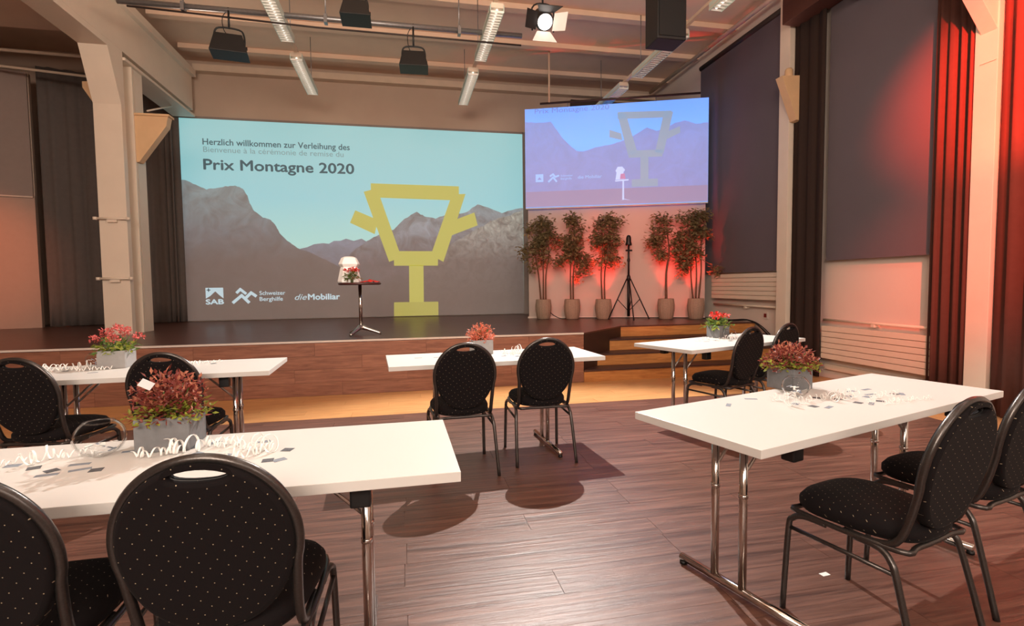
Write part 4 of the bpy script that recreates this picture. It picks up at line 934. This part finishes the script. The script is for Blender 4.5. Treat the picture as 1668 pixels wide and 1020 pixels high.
def potted_tree(x, y, top, spread, nst, label, seed, lo=1.42):
    t = thing('potted_tree', label, 'tree', (x, y, ZS), -.369, 'potted trees along the white wall')
    rg = random.Random(seed)
    pt = MB().lathe([(.105, 0), (.118, .02), (.142, .16), (.145, .24), (.132, .35), (.126, .362), (.118, .362), (.118, .33)], 64, rib=.025, ribn=16).build('pot', M_basket, t)
    MB().lathe([(.116, .30), (.116, .335)], 24).build('soil', M_soil, pt)
    H_ = top-ZS; tips = []
    for k in range(nst):
        a = rg.uniform(0, 2*PI); ox = (k-(nst-1)/2)*.055; r0 = .05
        pts = smooth_path([(ox*.8, rg.uniform(-.03, .03), .32), (ox*1.3+rg.uniform(-.02, .02), rg.uniform(-.03, .03), .8), (ox*2.0+rg.uniform(-.05, .05), rg.uniform(-.05, .05), 1.2), (ox*2.2+rg.uniform(-.08, .08), rg.uniform(-.06, .06), H_-.15)], 5)
        MB().tube(pts, [(.016 if nst > 1 else .024)*(1-.7*i/len(pts)) for i in range(len(pts))], 8).build('stem', M_bark, t)
        tips.append(pts)
    fb = MB(); bb = MB(); cl = []
    for k in range(24):
        pts = tips[k % len(tips)]; p0_ = pts[rg.randint(int(len(pts)*.5), len(pts)-1)]
        u = (p0_.z-(lo-ZS))/(H_-lo+ZS); a = rg.uniform(0, 2*PI); r_ = spread*rg.uniform(.45, 1.25)*(1.0-.45*max(0, u))
        tip = Vector((p0_.x+r_*math.cos(a), max(-.26, min(.16, p0_.y+r_*math.sin(a)*.7)), min(H_-.02, p0_.z+rg.uniform(-.30, .20)))); cl.append(tip)
        bb.tube([p0_, (p0_+tip)/2+Vector((0, 0, .03)), tip], [.005, .004, .002], 5)
    cl += [Vector((q[-1].x, q[-1].y, H_-.07)) for q in tips]
    for c in cl:
        for k in range(58):
            p_ = c+Vector((max(-.13, min(.13, rg.gauss(0, .055))), max(-.06, min(.06, rg.gauss(0, .045))), max(-.13, min(.13, rg.gauss(0, .058)))))
            leaf_faces(fb, p_, Vector((rg.uniform(-1, 1), rg.uniform(-1, 1), rg.uniform(-.7, .5))), Vector((rg.uniform(-.6, .6), rg.uniform(-.6, .6), 1)), rg.uniform(.06, .095), rg.uniform(.034, .052), 0)
    bb.build('twigs', M_bark, t)
    tag(fb.build('foliage', M_leafdk, t), None, kind='stuff')
potted_tree(2.495, 9.21, 2.43, .22, 3, 'leafy potted tree farthest left beside the big screen', 51)
potted_tree(2.98, 9.02, 2.45, .28, 2, 'second potted tree from the left, with a thick trunk', 52)
potted_tree(3.50, 8.82, 2.47, .27, 2, 'potted tree just left of the black tripod stand', 53)
potted_tree(4.51, 8.43, 2.45, .36, 1, 'potted tree with single trunk just right of the tripod stand', 54)
potted_tree(4.98, 8.25, 2.48, .30, 3, 'potted tree farthest right beside the grey blind', 55)
for (x, y), w_ in zip(UPL, ('leftmost', 'second', 'third', 'fourth', 'rightmost')):
    t = thing('floor_uplight', 'small black red-lensed uplight hidden behind the %s tree pot' % w_, 'lamp', (x, y, ZS), 0, 'red uplights behind the pots')
    can = MB().lathe([(.035, .02), (.04, .03), (.04, .12), (.036, .13)], 16).build('can', M_blk, t); MB().box(-.045, .045, -.02, .02, 0, .02).build('base', M_blk, t)
    MB().lathe([(.034, .131), (.03, .135)], 16).build('lens', mat('red_lens', (255, 40, 30), .3, emis=(255, 30, 20), es=3), can)
ts = thing('tripod_stand', 'black tripod light stand between the potted trees', 'stand', (3.91, 8.66, ZS))
MB().tube([(0, 0, .05), (0, 0, .78)], .026, 12).build('lower_pole', M_blk, ts)
MB().tube([(0, 0, .74), (0, 0, 1.35)], .018, 12).build('upper_pole', M_blk, ts)
MB().lathe([(.03, .68), (.035, .70), (.035, .75), (.028, .77)], 12).build('collar', M_blk, ts)
MB().lathe([(.026, 1.02), (.028, 1.04), (.024, 1.07)], 12).build('collar', M_blk, ts)
for k, a in enumerate((-.22, 2.98, -1.75)):
    d_ = Vector((math.cos(a), math.sin(a), 0)); r_ = .36
    MB().tube([d_*.03+Vector((0, 0, .72)), d_*r_+Vector((0, 0, .012))], .011, 8).build('leg', M_blk, ts)
    MB().tube([Vector((0, 0, .14)), d_*.20+Vector((0, 0, .355))], .007, 6).build('strut', M_blk, ts)
    MB().lathe([(.014, -.012), (.014, .02)], 8).build('foot_pad', M_blk, ts, loc=(d_.x*r_, d_.y*r_, .012))
MB().lathe([(.050, 1.30), (.058, 1.32), (.045, 1.37), (.042, 1.44), (.030, 1.475), (.008, 1.485)], 20).build('head', M_blk, ts)
MB().box(-.05, .06, -.02, .02, 1.20, 1.23).build('clamp', M_blk, ts)
tag(MB().tube(smooth_path([(2.60, 9.15, ZS+.13), (2.68, 9.12, ZS+.06), (2.80, 9.05, ZS+.012), (3.1, 9.15, ZS+.012), (3.6, 8.98, ZS+.012), (4.2, 8.78, ZS+.012), (4.9, 8.5, ZS+.012), (5.2, 8.2, ZS+.012)], 6), .008, 6).build('power_cable', M_blk), 'black cable snaking behind the tree pots', 'cable')
